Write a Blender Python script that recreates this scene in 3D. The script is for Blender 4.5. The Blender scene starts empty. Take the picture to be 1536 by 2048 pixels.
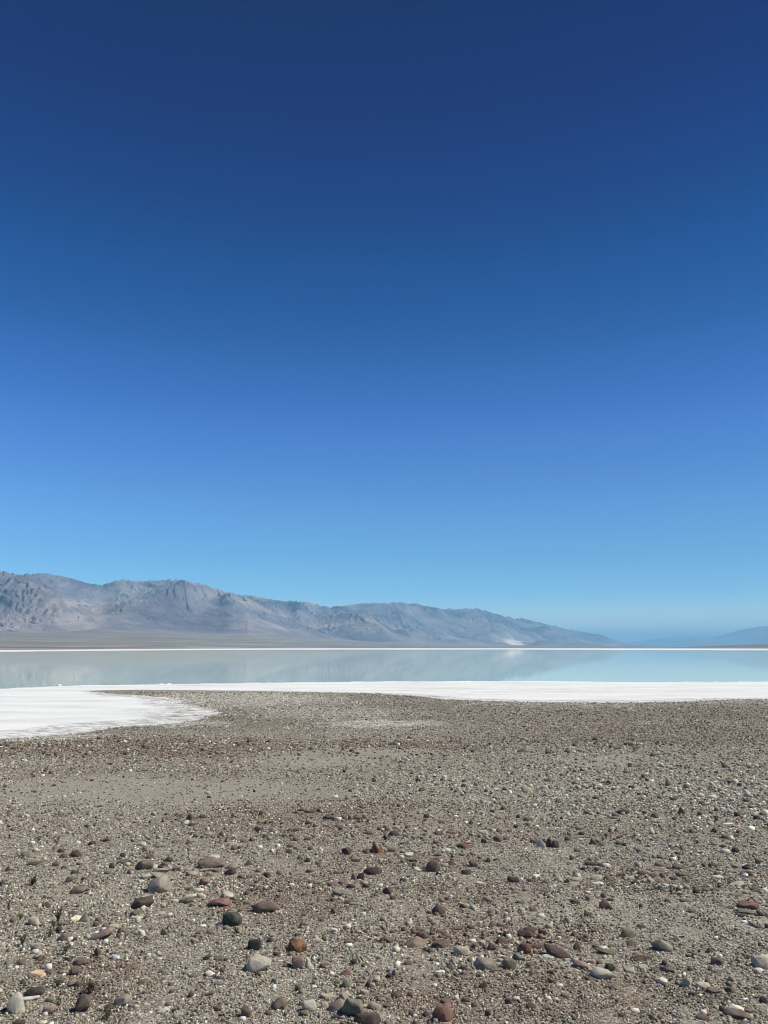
import bpy, bmesh, math, random
import numpy as np
from mathutils import Vector

# ---------------------------------------------------------------- camera, sky, sun, exposure
scene = bpy.context.scene
C = scene.collection
F_PX, HORIZON = 1540.0, 1295.0
PITCH = math.atan((HORIZON - 1024.0) / F_PX)
EYE = 4.0
cam_data = bpy.data.cameras.new('camera')
cam = bpy.data.objects.new('camera', cam_data); C.objects.link(cam)
cam_data.sensor_fit = 'VERTICAL'; cam_data.sensor_height = 36.0
cam_data.lens = 36.0 * F_PX / 2048.0
cam_data.clip_start = 0.05; cam_data.clip_end = 200000.0
cam.location = (0, 0, EYE); cam.rotation_euler = (math.radians(90) + PITCH, 0, 0)
scene.camera = cam

SUN_EL, SUN_AZ = math.radians(50), math.radians(91)       # azimuth measured from straight ahead towards the right
world = bpy.data.worlds.new('World'); scene.world = world; world.use_nodes = True
nt = world.node_tree; nt.nodes.clear()
N = nt.nodes.new; L = nt.links.new
out = N('ShaderNodeOutputWorld'); bg = N('ShaderNodeBackground'); bg.inputs['Strength'].default_value = 0.15
sky = N('ShaderNodeTexSky'); sky.sky_type = 'NISHITA'; sky.sun_disc = False
sky.sun_elevation = SUN_EL; sky.sun_rotation = SUN_AZ
sky.altitude = 0; sky.air_density = 1.0; sky.dust_density = 0.2; sky.ozone_density = 3.0
# the desert sky is far deeper blue overhead than the standard one: grade it with height and a little from left to right
tc = N('ShaderNodeTexCoord'); sx = N('ShaderNodeSeparateXYZ'); L(tc.outputs['Generated'], sx.inputs[0])
rmp = N('ShaderNodeValToRGB'); rmp.color_ramp.interpolation = 'CARDINAL'
SKY_STOPS = [(0.0, (1.5, 1.5, 1.5)), (0.029, (1.3, 1.42, 1.5)), (0.06, (0.66, 1.0, 1.36)), (0.099, (0.45, 0.80, 1.14)), (0.189, (0.36, 0.66, 1.09)), (0.283, (0.22, 0.51, 1.02)),
             (0.373, (0.075, 0.35, 0.78)), (0.481, (0.0, 0.20, 0.57)), (0.576, (0.0, 0.095, 0.43)), (0.683, (0.0, 0.062, 0.325)), (1.0, (0.0, 0.04, 0.28))]
SKY_STOPS = [(ps, tuple(v / 1.5 for v in cl)) for ps, cl in SKY_STOPS]
els = rmp.color_ramp.elements
while len(els) < len(SKY_STOPS): els.new(0.5)
for i, (ps, cl) in enumerate(SKY_STOPS): els[i].position = ps; els[i].color = (*cl, 1)
L(sx.outputs[2], rmp.inputs[0])
tint = N('ShaderNodeMix'); tint.data_type = 'RGBA'; tint.blend_type = 'MULTIPLY'; tint.inputs['Factor'].default_value = 1.0
L(sky.outputs[0], tint.inputs[6]); L(rmp.outputs[0], tint.inputs[7])
def M2(op, a, b=0.0):
    nd = N('ShaderNodeMath'); nd.operation = op
    for i, v in enumerate((a, b)):
        if isinstance(v, (int, float)): nd.inputs[i].default_value = v
        else: L(v, nd.inputs[i])
    return nd.outputs[0]
side = M2('EXPONENT', M2('MULTIPLY', M2('MINIMUM', M2('MAXIMUM', sx.outputs[0], -0.6), 0.6), -0.32))
even = N('ShaderNodeVectorMath'); even.operation = 'SCALE'; L(tint.outputs[2], even.inputs[0]); L(side, even.inputs['Scale'])
L(even.outputs[0], bg.inputs[0]); L(bg.outputs[0], out.inputs[0])

sun_d = bpy.data.lights.new('sun', 'SUN'); sun_d.energy = 4.4; sun_d.angle = math.radians(0.53); sun_d.color = (1.0, 0.95, 0.86)
sun = bpy.data.objects.new('sun', sun_d); C.objects.link(sun)
sdir = Vector((math.sin(SUN_AZ) * math.cos(SUN_EL), math.cos(SUN_AZ) * math.cos(SUN_EL), math.sin(SUN_EL)))
sun.rotation_euler = (-sdir).to_track_quat('-Z', 'Y').to_euler(); sun.location = (0, 0, 50)

scene.view_settings.view_transform = 'Standard'; scene.view_settings.look = 'None'
scene.view_settings.gamma = 1; scene.view_settings.exposure = 0.16
scene.view_settings.use_curve_mapping = False
scene.cycles.use_denoising = True; scene.cycles.denoiser = 'OPENIMAGEDENOISE'; scene.cycles.denoising_input_passes = 'RGB_ALBEDO_NORMAL'; scene.cycles.denoising_prefilter = 'ACCURATE'
scene.cycles.pixel_filter_type = 'BLACKMAN_HARRIS'; scene.cycles.filter_width = 1.0
scene.cycles.max_bounces = 6; scene.cycles.volume_bounces = 1

# ---------------------------------------------------------------- helpers
rng = np.random.default_rng(7)
PERM = rng.permutation(4096).astype(np.int64)
GR = rng.normal(size=(4096, 2)); GR /= np.linalg.norm(GR, axis=1)[:, None]

def perlin(x, y):
    xi = np.floor(x).astype(np.int64); yi = np.floor(y).astype(np.int64)
    fx, fy = x - xi, y - yi
    def g(ix, iy, dx, dy):
        h = PERM[(PERM[ix & 4095] + iy) & 4095]
        return GR[h, 0] * dx + GR[h, 1] * dy
    u = fx * fx * fx * (fx * (fx * 6 - 15) + 10); v = fy * fy * fy * (fy * (fy * 6 - 15) + 10)
    a = g(xi, yi, fx, fy); b = g(xi + 1, yi, fx - 1, fy)
    c = g(xi, yi + 1, fx, fy - 1); d = g(xi + 1, yi + 1, fx - 1, fy - 1)
    return ((a * (1 - u) + b * u) * (1 - v) + (c * (1 - u) + d * u) * v) * 1.5

def fbm(x, y, octaves=5, gain=0.5):
    s = 0; a = 1.0; t = 0
    for i in range(octaves):
        s = s + a * perlin(x + 17.3 * i, y - 9.1 * i); t += a; a *= gain; x = x * 2.03; y = y * 2.03
    return s / t

def ridged(x, y, octaves=7, gain=0.52):
    s = 0; a = 1.0; t = 0; w = 1.0
    for i in range(octaves):
        n = 1 - np.abs(perlin(x + 31.7 * i, y + 11.9 * i)) * 1.6
        n = np.clip(n, 0, 1) ** 2
        s = s + a * n * w; t += a; w = np.clip(n * 1.6, 0, 1); a *= gain
        x, y = x * 1.97 + y * 0.25, y * 1.97 - x * 0.25
    return s / t

def gullies(x, y, gxs, gys, lam, seed):
    """stripes that run down the slope: returns their height (-1..1) and the slope they add"""
    s = np.hypot(gxs, gys) + 1e-6; dx, dy = -gys / s, gxs / s
    u, v = x / (lam * 1.6), y / (lam * 1.6); iu, iv = np.floor(u).astype(np.int64), np.floor(v).astype(np.int64)
    cs = 0; sn = 0; wt = 0; kk = 2 * math.pi * 1.6
    for a in (-1, 0, 1):
        for b in (-1, 0, 1):
            h = PERM[(PERM[(iu + a + seed) & 4095] + iv + b) & 4095]
            ox_ = u - iu - a - 0.5 - 0.45 * GR[h, 0] * 0.9; oy_ = v - iv - b - 0.5 - 0.45 * GR[h, 1] * 0.9
            w = np.exp(-(ox_ ** 2 + oy_ ** 2) * 2.2); ph = (ox_ * dx + oy_ * dy) * kk
            cs = cs + w * np.cos(ph); sn = sn + w * np.sin(ph); wt = wt + w
    m_ = np.sqrt(cs * cs + sn * sn) + 0.12 * wt
    return cs / m_, -sn / m_ * dx * 2 * math.pi / lam, -sn / m_ * dy * 2 * math.pi / lam

def sstep(a, b, x):
    t = np.clip((x - a) / (b - a), 0, 1); return t * t * (3 - 2 * t)

def ray(px, py):
    X = (np.asarray(px, float) - 768) / F_PX; Y = -(np.asarray(py, float) - 1024) / F_PX
    cp, sp = math.cos(PITCH), math.sin(PITCH)
    return X, cp - Y * sp, sp + Y * cp

def azim(px, py=1270.0):
    dx, dy, dz = ray(px, py); return np.arctan2(dx, dy)

def elev(px, py):
    dx, dy, dz = ray(px, py); return dz / np.hypot(dx, dy)         # rise per metre of ground distance

def flat(px, py, z=0.03):
    dx, dy, dz = ray(px, py); t = (z - EYE) / dz
    return dx * t, dy * t

# outline of the gravel shore: where dark gravel meets the white salt (pixels of the photograph -> plan positions)
EDGE_PX = [(2600, 1392), (1900, 1398), (1536, 1399), (1440, 1399), (1380, 1400), (1330, 1403), (1200, 1405), (1060, 1404), (980, 1401), (930, 1400),
           (880, 1394), (830, 1391), (780, 1388), (700, 1386), (560, 1383), (400, 1381), (280, 1380), (190, 1381), (172, 1383),
           (205, 1389), (262, 1394), (295, 1400), (302, 1407), (300, 1410), (312, 1415), (335, 1420), (352, 1425), (345, 1431), (325, 1436),
           (305, 1442), (270, 1447), (200, 1451), (130, 1456), (70, 1466), (0, 1471), (-150, 1482), (-420, 1500), (-900, 1530)]
ex, ey = flat([p[0] for p in EDGE_PX], [p[1] for p in EDGE_PX])
EDGE = np.array([ex, ey]).T
POLY = np.vstack([EDGE, [[-160, 20], [-160, -90], [180, -90], [180, 50]]])

def inland(x, y):
    """signed distance to the gravel outline, positive on the gravel"""
    x = np.asarray(x, float); y = np.asarray(y, float)
    best = np.full(x.shape, 1e9); inside = np.zeros(x.shape, bool)
    P = POLY; n = len(P)
    for i in range(n):
        ax, ay = P[i]; bx, by = P[(i + 1) % n]
        if i < len(EDGE) - 1:
            t = np.clip(((x - ax) * (bx - ax) + (y - ay) * (by - ay)) / ((bx - ax) ** 2 + (by - ay) ** 2), 0, 1)
            best = np.minimum(best, np.hypot(x - ax - t * (bx - ax), y - ay - t * (by - ay)))
        cond = ((ay > y) != (by > y))
        with np.errstate(divide='ignore', invalid='ignore'):
            xc = (bx - ax) * (y - ay) / (by - ay) + ax if by != ay else np.full(x.shape, 1e9)
        inside ^= cond & (x < xc)
    return np.where(inside, best, -best)

def ground_z(x, y, detail=True):
    d = inland(x, y)
    a = 2.4 - 0.0405 * y; hh = np.clip(0.5 + 0.5 * (a - 0.42) / 0.5, 0, 1); a = 0.42 * (1 - hh) + a * hh + 0.5 * hh * (1 - hh)
    b = np.where(d > 0, 0.05 * d + 0.0022 * np.clip(d, 0, 60) ** 2, 0.07 * np.maximum(d, -8))
    k = 0.25
    h = np.clip(0.5 + 0.5 * (a - b) / k, 0, 1); z = a * (1 - h) + b * h - k * h * (1 - h)
    z = z + 0.03
    und = 0.045 * fbm(x * 0.22 + 5, y * 0.22, 3) + 0.022 * fbm(x * 0.9, y * 0.9 + 3, 3)
    z = z + und * sstep(1.5, 9, d)
    if detail:
        z = z + 0.016 * fbm(x * 2.1, y * 1.1 + 40, 4) * sstep(-2, 0.5, d) + 0.05 * fbm(x * 0.55 + 3, y * 0.28, 4) * np.exp(-((d - 0.6) / 1.6) ** 2) + 0.075 * fbm(x * 1.9, y * 0.6 + 11, 4) * np.exp(-((d - 0.2) / 1.3) ** 2) + 0.012 * fbm(x * 5.0, y * 2.6, 3) * sstep(40, 25, np.hypot(x, y) * 0 + d)
    return z

def hit(px, py):
    """where the sight line through a pixel meets the gravel"""
    dx, dy, dz = ray(px, py); t = (1.7 - EYE) / dz
    for _ in range(14):
        g = ground_z(dx * t, dy * t, False); t = 0.5 * t + 0.5 * (g - EYE) / dz
    x, y = dx * t, dy * t
    return x, y, ground_z(x, y)

def mesh_obj(name, verts, faces, mat, smooth=True, parent=None, attrs=None):
    me = bpy.data.meshes.new(name)
    verts = np.asarray(verts, np.float32); faces = np.asarray(faces, np.int32)
    k = faces.shape[1]
    me.vertices.add(len(verts)); me.vertices.foreach_set('co', verts.ravel())
    me.loops.add(faces.size); me.loops.foreach_set('vertex_index', faces.ravel())
    me.polygons.add(len(faces)); me.polygons.foreach_set('loop_start', np.arange(0, faces.size, k, dtype=np.int32))
    me.polygons.foreach_set('loop_total', np.full(len(faces), k, np.int32))
    if smooth: me.polygons.foreach_set('use_smooth', np.ones(len(faces), bool))
    me.update(calc_edges=True)
    for nm, (kind, dat) in (attrs or {}).items():
        a = me.attributes.new(nm, kind, 'POINT')
        a.data.foreach_set('color' if kind == 'FLOAT_COLOR' else 'value', np.asarray(dat, np.float32).ravel())
    for m in (mat if isinstance(mat, (list, tuple)) else [mat]): me.materials.append(m)
    o = bpy.data.objects.new(name, me); C.objects.link(o); o.parent = parent
    return o

def grid_faces(nr, nc):
    i = np.arange(nr * nc).reshape(nr, nc)
    return np.stack([i[:-1, :-1], i[:-1, 1:], i[1:, 1:], i[1:, :-1]], -1).reshape(-1, 4)

def tag(o, label=None, cat=None, group=None, kind=None):
    for k, v in (('label', label), ('category', cat), ('group', group), ('kind', kind)):
        if v: o[k] = v
    return o

class Mat:
    """small wrapper for node materials"""
    def __init__(s, name, rough=0.9, spec=0.25):
        s.m = bpy.data.materials.new(name); s.m.use_nodes = True; s.t = s.m.node_tree
        s.b = s.t.nodes['Principled BSDF']; s.b.inputs['Roughness'].default_value = rough; s.b.inputs['Specular IOR Level'].default_value = spec
        s.pos = None
    def n(s, typ, **kw):
        nd = s.t.nodes.new(typ)
        for k, v in kw.items(): setattr(nd, k, v)
        return nd
    def link(s, a, b): s.t.links.new(a, b)
    def P(s, scale=(1, 1, 1), obj=False):
        if obj: src = s.n('ShaderNodeTexCoord').outputs['Object']
        else: src = s.n('ShaderNodeNewGeometry').outputs['Position']
        mp = s.n('ShaderNodeMapping'); mp.inputs['Scale'].default_value = scale; s.link(src, mp.inputs[0]); return mp.outputs[0]
    def noise(s, vec, scale, detail=6, rough=0.55, dist=0):
        nd = s.n('ShaderNodeTexNoise'); nd.inputs['Scale'].default_value = scale; nd.inputs['Detail'].default_value = detail
        nd.inputs['Roughness'].default_value = rough; nd.inputs['Distortion'].default_value = dist
        s.link(vec, nd.inputs['Vector']); return nd.outputs['Fac']
    def vor(s, vec, scale, out='Color', feature='F1'):
        nd = s.n('ShaderNodeTexVoronoi', feature=feature); nd.inputs['Scale'].default_value = scale; s.link(vec, nd.inputs['Vector']); return nd.outputs[out]
    def ramp(s, fac, stops, interp='LINEAR'):
        nd = s.n('ShaderNodeValToRGB'); nd.color_ramp.interpolation = interp
        e = nd.color_ramp.elements
        while len(e) < len(stops): e.new(0.5)
        for i, (p, c) in enumerate(stops):
            e[i].position = p; e[i].color = (c, c, c, 1) if isinstance(c, (int, float)) else (*c, 1)
        s.link(fac, nd.inputs[0]); return nd.outputs[0]
    def mix(s, fac, a, b, blend='MIX'):
        nd = s.n('ShaderNodeMix', data_type='RGBA', blend_type=blend)
        for sock, v in ((nd.inputs[0], fac), (nd.inputs[6], a), (nd.inputs[7], b)):
            if isinstance(v, (int, float)): sock.default_value = v
            elif isinstance(v, tuple): sock.default_value = (*v, 1)
            else: s.link(v, sock)
        return nd.outputs[2]
    def math(s, op, a, b=0.0):
        nd = s.n('ShaderNodeMath', operation=op)
        for i, v in enumerate((a, b)):
            if isinstance(v, (int, float)): nd.inputs[i].default_value = v
            else: s.link(v, nd.inputs[i])
        return nd.outputs[0]
    def attr(s, name, out='Fac'):
        nd = s.n('ShaderNodeAttribute', attribute_name=name); return nd.outputs[out]
    def color(s, c):
        if isinstance(c, tuple): s.b.inputs['Base Color'].default_value = (*c, 1)
        else: s.link(c, s.b.inputs['Base Color'])
    def bump(s, h, dist, strength=1.0):
        nd = s.n('ShaderNodeBump'); nd.inputs['Distance'].default_value = dist; nd.inputs['Strength'].default_value = strength
        s.link(h, nd.inputs['Height']); s.link(nd.outputs[0], s.b.inputs['Normal'])

# ---------------------------------------------------------------- ground of gravel and grit
m = Mat('gravel_soil', 0.95, 0.15)
p = m.P()
big = m.noise(m.P((0.5, 0.9, 1)), 0.35, 5, 0.6)
mid = m.noise(p, 2.2, 6, 0.65)
cell_a = m.vor(p, 105, 'Color'); cell_b = m.vor(p, 42, 'Color'); cell_c = m.vor(p, 17, 'Color')
def sep(c): 
    nd = m.n('ShaderNodeSeparateColor'); m.link(c, nd.inputs[0]); return nd.outputs[0]
grit = m.ramp(sep(cell_a), [(0, (0.10, 0.078, 0.060)), (0.3, (0.20, 0.172, 0.135)), (0.62, (0.30, 0.268, 0.212)), (0.86, (0.40, 0.368, 0.298)), (1, (0.72, 0.68, 0.56))])
grit2 = m.ramp(sep(cell_b), [(0, (0.09, 0.066, 0.051)), (0.35, (0.21, 0.180, 0.141)), (0.75, (0.30, 0.268, 0.212)), (0.95, (0.47, 0.435, 0.35)), (1, (0.68, 0.64, 0.53))])
base = m.mix(0.45, grit, grit2)
cell_d = m.vor(m.P((1, 0.6, 1)), 7.5, 'Color')
far_sp = m.ramp(sep(cell_c), [(0, 0.6), (0.25, 0.85), (0.6, 1.0), (0.9, 1.15), (1, 1.6)]); far_sp2 = m.ramp(sep(cell_d), [(0, 0.7), (0.3, 0.95), (0.7, 1.03), (0.93, 1.15), (1, 1.5)])
sp_ = m.mix(1.0, far_sp, far_sp2, 'MULTIPLY')
base = m.mix(m.attr('far'), base, m.mix(1.0, base, sp_, 'MULTIPLY'))
rusty = m.mix(1.0, base, (0.74, 0.62, 0.56), 'MULTIPLY')
zone = m.attr('brown')
f1 = m.math('MULTIPLY', m.ramp(mid, [(0.35, 0.25), (0.65, 1.0)]), zone)
col = m.mix(f1, base, rusty)
sand = m.mix(0.65, base, (0.325, 0.295, 0.232))
col = m.mix(m.math('MULTIPLY', m.ramp(big, [(0.30, 0.0), (0.50, 0.9)]), m.attr('sandy')), col, sand)
crust = m.math('MULTIPLY', m.ramp(m.noise(m.P((1, 0.45, 1)), 3.0, 8, 0.75), [(0.44, 0), (0.54, 1)]), m.attr('crusty'))
col = m.mix(m.math('MULTIPLY', m.ramp(m.noise(p, 9, 5, 0.7), [(0.40, 0.0), (0.52, 1.0)]), crust), col, (0.62, 0.60, 0.54))
col = m.mix(m.attr('damp'), col, m.mix(1.0, col, (0.60, 0.58, 0.56), 'MULTIPLY'))
col = m.mix(1.0, col, (1.13, 1.15, 1.13), 'MULTIPLY')
m.color(col)
hh = m.math('ADD', m.math('MULTIPLY', m.vor(p, 105, 'Distance'), 0.6), m.math('ADD', m.vor(p, 42, 'Distance'), m.math('MULTIPLY', mid, 2.0)))
m.bump(m.math('MULTIPLY', hh, -1.0), 0.012, 0.9)
M_ground = m.m

def warp_axis(lo, hi, n, c, k):
    t = np.linspace(-1, 1, n); a = np.sinh(k * t) / math.sinh(k)
    return np.where(a < 0, c + (c - lo) * a, c + (hi - c) * a)
gx = warp_axis(-150, 170, 620, 0, 2.6)
gy = np.concatenate([np.linspace(-80, 0, 30)[:-1], np.geomspace(1.0, 96, 640) - 1.0])
X, Y = np.meshgrid(gx, gy); x = X.ravel(); y = Y.ravel()
d = inland(x, y); z = ground_z(x, y)

def zone_mask(x, y, spots):
    """soft patches given as (px, py, rx, ry, weight) in the photograph, laid out on the ground where they are"""
    with np.errstate(divide='ignore', invalid='ignore'):
        yy = np.maximum(y, 0.8); zz = ground_z(x, y, False) - EYE
        cp, sp = math.cos(PITCH), math.sin(PITCH)
        dep = yy * cp + zz * sp; px = 768 + F_PX * x / dep; py = 1024 - F_PX * (-yy * sp + zz * cp) / dep
    w = np.zeros(x.shape)
    px = px + 60 * fbm(x * 0.8, y * 0.8, 4); py = py + 14 * fbm(x * 0.8 + 9, y * 0.8, 4)
    for cx, cy, rx, ry, k in spots:
        w = np.maximum(w, k * np.clip(1.25 - ((px - cx) / rx) ** 2 - ((py - cy) / ry) ** 2, 0, 1))
    return w
BROWN = [(250, 1495, 420, 26, 1), (300, 1545, 330, 14, .5), (800, 1430, 900, 28, .55), (780, 1495, 260, 16, .9), (1300, 1470, 400, 25, .8), (620, 1640, 330, 45, .65), (760, 1720, 260, 26, .7),
         (560, 1800, 150, 60, .8), (960, 1790, 200, 30, .7), (1000, 1870, 330, 36, .8), (1080, 1990, 420, 60, .9), (180, 1960, 130, 60, .8), (1330, 1760, 260, 30, .6), (1100, 1660, 330, 30, .5)]
SANDY = [(300, 1585, 420, 40, 1), (640, 1520, 150, 22, 1), (760, 1505, 130, 12, 1), (1200, 1520, 130, 14, .9), (420, 1470, 170, 10, .8), (840, 1655, 150, 20, .8), (1300, 1830, 260, 60, .8), (1090, 1830, 150, 50, .8), (200, 1790, 160, 40, .7), (520, 1730, 120, 20, .6)]
CRUSTY = [(760, 1447, 130, 9, .9), (480, 1400, 230, 17, .7), (400, 1428, 80, 5, 1), (340, 1402, 120, 4, .9), (340, 1442, 60, 3, 1), (640, 1425, 200, 14, .45), (60, 1472, 160, 9, .9), (350, 1448, 140, 6, .8), (1150, 1409, 260, 5, .7), (1480, 1404, 120, 5, .4)]
DAMP = [(420, 1427, 110, 7, .8), (1100, 1409, 480, 7, .6), (300, 1459, 260, 7, .55), (1400, 1424, 260, 20, .35), (340, 1412, 70, 8, .9), (760, 1394, 160, 5, .7)]
ground = mesh_obj('ground', np.stack([x, y, z], -1), grid_faces(len(gy), len(gx)), M_ground, True, None,
                  {'far': ('FLOAT', sstep(10, 26, y)), 'brown': ('FLOAT', zone_mask(x, y, BROWN)), 'sandy': ('FLOAT', zone_mask(x, y, SANDY)),
                   'crusty': ('FLOAT', zone_mask(x, y, CRUSTY)), 'damp': ('FLOAT', zone_mask(x, y, DAMP))})
tag(ground, 'brown and grey stony ground sloping down to the lake', kind='structure')

# ---------------------------------------------------------------- salt
m = Mat('salt_crust', 0.8, 0.3)
p = m.P()
s1 = m.noise(m.P((0.25, 1, 1)), 0.35, 6, 0.6); s2 = m.noise(p, 6, 6, 0.7)
c = m.ramp(s1, [(0.32, (0.64, 0.64, 0.585)), (0.46, (0.78, 0.785, 0.73)), (0.6, (0.86, 0.865, 0.82))])
c = m.mix(m.ramp(s2, [(0.35, 0.30), (0.55, 0.0)]), c, (0.55, 0.54, 0.49))
dirt = m.math('MULTIPLY', m.attr('dirt'), m.ramp(m.noise(m.P((0.5, 1, 1)), 3.2, 7, 0.75), [(0.45, 0), (0.58, 1)]))
c = m.mix(dirt, c, (0.25, 0.22, 0.185))
m.color(c); m.bump(m.math('ADD', s2, m.noise(p, 1.5, 5, 0.6)), 0.03, 0.7)
M_salt = m.m

WATER_EDGE_PX = [(-700, 1392), (0, 1378), (60, 1375), (150, 1371), (300, 1369), (500, 1366), (760, 1363), (1100, 1362), (1300, 1364.5), (1536, 1363), (2000, 1364), (2600, 1368)]
wx, wy = flat([q[0] for q in WATER_EDGE_PX], [q[1] for q in WATER_EDGE_PX], 0.0)
sx = warp_axis(-260, 260, 700, 0, 1.6); sy = np.geomspace(22, 150, 420)
X, Y = np.meshgrid(sx, sy); x = X.ravel(); y = Y.ravel()
we = np.interp(x, wx, wy)
z = 0.045 * np.clip((we - y) / 22.0, -3, 1) + 0.006 * fbm(x * 0.25, y * 0.5, 4) + 0.006 * fbm(x * 1.4, y * 1.4, 4)
z = np.where(we - y > 0, np.maximum(z, 0.004 * (we - y)), z)
di = inland(x, y)
z = z + 0.035 * zone_mask(x, y, [(395, 1428, 70, 3.5, .9), (450, 1432, 40, 2.0, .5), (330, 1399, 90, 2.5, .8), (400, 1403, 50, 2, .5)]) * (0.6 + fbm(x * 1.2, y * 0.5, 4)) * 3.0 * (di > -0.5)
salt = mesh_obj('salt_flat', np.stack([x, y, z], -1), grid_faces(len(sy), len(sx)), M_salt, True, None,
                {'dirt': ('FLOAT', np.clip(sstep(-0.9, 0.0, di) * 0.8 + 0.8 * zone_mask(x, y, [(240, 1392, 60, 6, .9), (420, 1410, 60, 9, .7), (340, 1434, 110, 8, .6), (1150, 1392, 500, 3, .35)]), 0, 1))})
tag(salt, 'bright white salt crust between the gravel and the lake', kind='structure')

# ---------------------------------------------------------------- lake
m = Mat('lake_water', 0.035, 0.5)
m.b.inputs['IOR'].default_value = 1.33
w1 = m.noise(m.P((0.02, 0.004, 1)), 1.0, 4, 0.6)
wc = m.ramp(w1, [(0.3, (0.52, 0.66, 0.575)), (0.7, (0.60, 0.75, 0.64))]); m.color(wc)
m.bump(m.noise(m.P((1, 1, 1)), 1.3, 3, 0.5), 0.0015, 0.5)
df = m.n('ShaderNodeBsdfDiffuse'); m.link(wc, df.inputs[0]); ms = m.n('ShaderNodeMixShader'); ms.inputs[0].default_value = 0.12
mo = [q for q in m.t.nodes if q.type == 'OUTPUT_MATERIAL'][0]; m.link(m.b.outputs[0], ms.inputs[1]); m.link(df.outputs[0], ms.inputs[2]); m.link(ms.outputs[0], mo.inputs[0])
M_water = m.m
lake = mesh_obj('lake', [(-9000, 45, 0), (9000, 45, 0), (9000, 9000, 0), (-9000, 9000, 0)], [(0, 1, 2, 3)], M_water, False)
tag(lake, 'still milky blue lake mirroring the mountains', kind='structure')

# ---------------------------------------------------------------- far shore of salt
SH0 = [(-1500, 1309), (-500, 1305.5), (0, 1303.6), (200, 1301.6), (420, 1300.0), (700, 1299.2), (1000, 1299.2), (1250, 1300.0), (1536, 1300.8), (2200, 1303), (3000, 1306)]
SH1 = [(-1500, 1306), (-500, 1303.2), (0, 1301.6), (200, 1299.8), (420, 1298.0), (700, 1296.8), (1000, 1296.9), (1250, 1297.4), (1536, 1298.2), (2200, 1300), (3000, 1302)]
def shore(tab, a):
    px = np.array([q[0] for q in tab], float); py = np.array([q[1] for q in tab], float)
    return np.interp(a, azim(px, 1299), -EYE / elev(px, py))
AZ = np.concatenate([np.linspace(-55, -28, 120)[:-1], np.linspace(-28, 28, 1240), np.linspace(28, 55, 120)[1:]]) * math.pi / 180
r0 = shore(SH0, AZ); r1 = shore(SH1, AZ)
r0 = r0 * (1 + 0.03 * fbm(AZ * 40, AZ * 0 + 2, 4)); 
T = np.linspace(-0.15, 1.5, 14)
R = r0[None] + (r1 - r0)[None] * T[:, None]
x = R * np.sin(AZ)[None]; y = R * np.cos(AZ)[None]
z = np.clip(T, -0.15, 1.5)[:, None] * 0.35 + 0 * R + 0.05 * fbm(x / 160, y / 160, 3)
far_salt = mesh_obj('far_salt_flat', np.stack([x, y, z], -1).reshape(-1, 3), grid_faces(len(T), len(AZ)), M_salt)
tag(far_salt, 'thin white line of salt along the far shore', kind='structure')

# ---------------------------------------------------------------- desert floor under and behind everything
m = Mat('desert_floor', 0.95, 0.1)
m.color(m.ramp(m.noise(m.P((0.0004, 0.0004, 1)), 1.0, 6, 0.6), [(0.3, (0.13, 0.115, 0.10)), (0.7, (0.21, 0.19, 0.165))]))
M_floor = m.m
fl = mesh_obj('desert_floor', [(-90000, -20000, -1.2), (90000, -20000, -1.2), (90000, 84000, -1.2), (-90000, 84000, -1.2)], [(0, 1, 2, 3)], M_floor, False)
tag(fl, 'flat brown desert floor around the lake', kind='structure')

# ---------------------------------------------------------------- mountains
SIL = [(-2500, 1128), (-900, 1135), (-300, 1138), (0, 1143), (20, 1147), (40, 1150), (60, 1146), (90, 1147), (120, 1152), (150, 1160), (180, 1168), (200, 1170), (225, 1162), (245, 1158),
       (262, 1163), (290, 1162), (315, 1160), (335, 1161), (352, 1158), (370, 1162), (395, 1167), (420, 1173), (440, 1183), (455, 1182), (475, 1190), (500, 1190),
       (520, 1195), (545, 1199), (575, 1203), (605, 1202), (640, 1211), (665, 1214), (700, 1210), (735, 1206), (765, 1206), (800, 1205), (830, 1207), (860, 1213),
       (890, 1218), (920, 1218), (950, 1216), (975, 1222), (1000, 1230), (1030, 1237), (1045, 1236), (1070, 1243), (1100, 1250), (1130, 1258), (1165, 1264),
       (1200, 1270), (1225, 1278), (1245, 1285), (1275, 1290), (1320, 1293.5), (1500, 1294.3), (3000, 1294.3)]
FAN = [(-2500, 1262), (0, 1266), (300, 1263), (500, 1270), (620, 1276), (760, 1285), (900, 1290), (1100, 1293), (1300, 1294), (3000, 1294)]
sp = np.array(SIL, float); fp = np.array(FAN, float)
sil_el = np.interp(AZ, azim(sp[:, 0], 1230), elev(sp[:, 0], sp[:, 1]))
fan_el = np.interp(AZ, azim(fp[:, 0], 1280), elev(fp[:, 0], fp[:, 1]))
deg = np.degrees(AZ)
rc = np.interp(deg, [-55, -27, 0, 10, 18, 55], [11500, 13200, 18800, 26000, 33000, 42000])      # the crest line draws away to the right
rf = np.interp(deg, [-55, -27, -10, 0, 8, 18, 55], [5700, 6400, 8300, 11200, 17000, 27000, 38000])     # head of the alluvial fans
rs = r1 * 1.2
NR = 620
U = np.linspace(0, 1, NR)
t0, t1 = 0.22, 0.80
R = np.where(U[:, None] < t0, rs + (rf - rs) * (U[:, None] / t0) ** 1.4,
             np.where(U[:, None] < t1, rf + (rc - rf) * (U[:, None] - t0) / (t1 - t0), rc + (U[:, None] - t1) / (1 - t1) * 7000))
x = R * np.sin(AZ)[None]; y = R * np.cos(AZ)[None]
q = np.clip((R - rf) / (rc - rf), 0, 2)
wxp = x + 900 * fbm(x / 3800, y / 3800, 3); wyp = y + 900 * fbm(x / 3800 + 7, y / 3800 + 3, 3)
rg = ridged(wxp / 4300, wyp / 4300, 4, 0.42)
rg2 = ridged(wxp / 2500 + 40, wyp / 2500, 5, 0.45)
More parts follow.
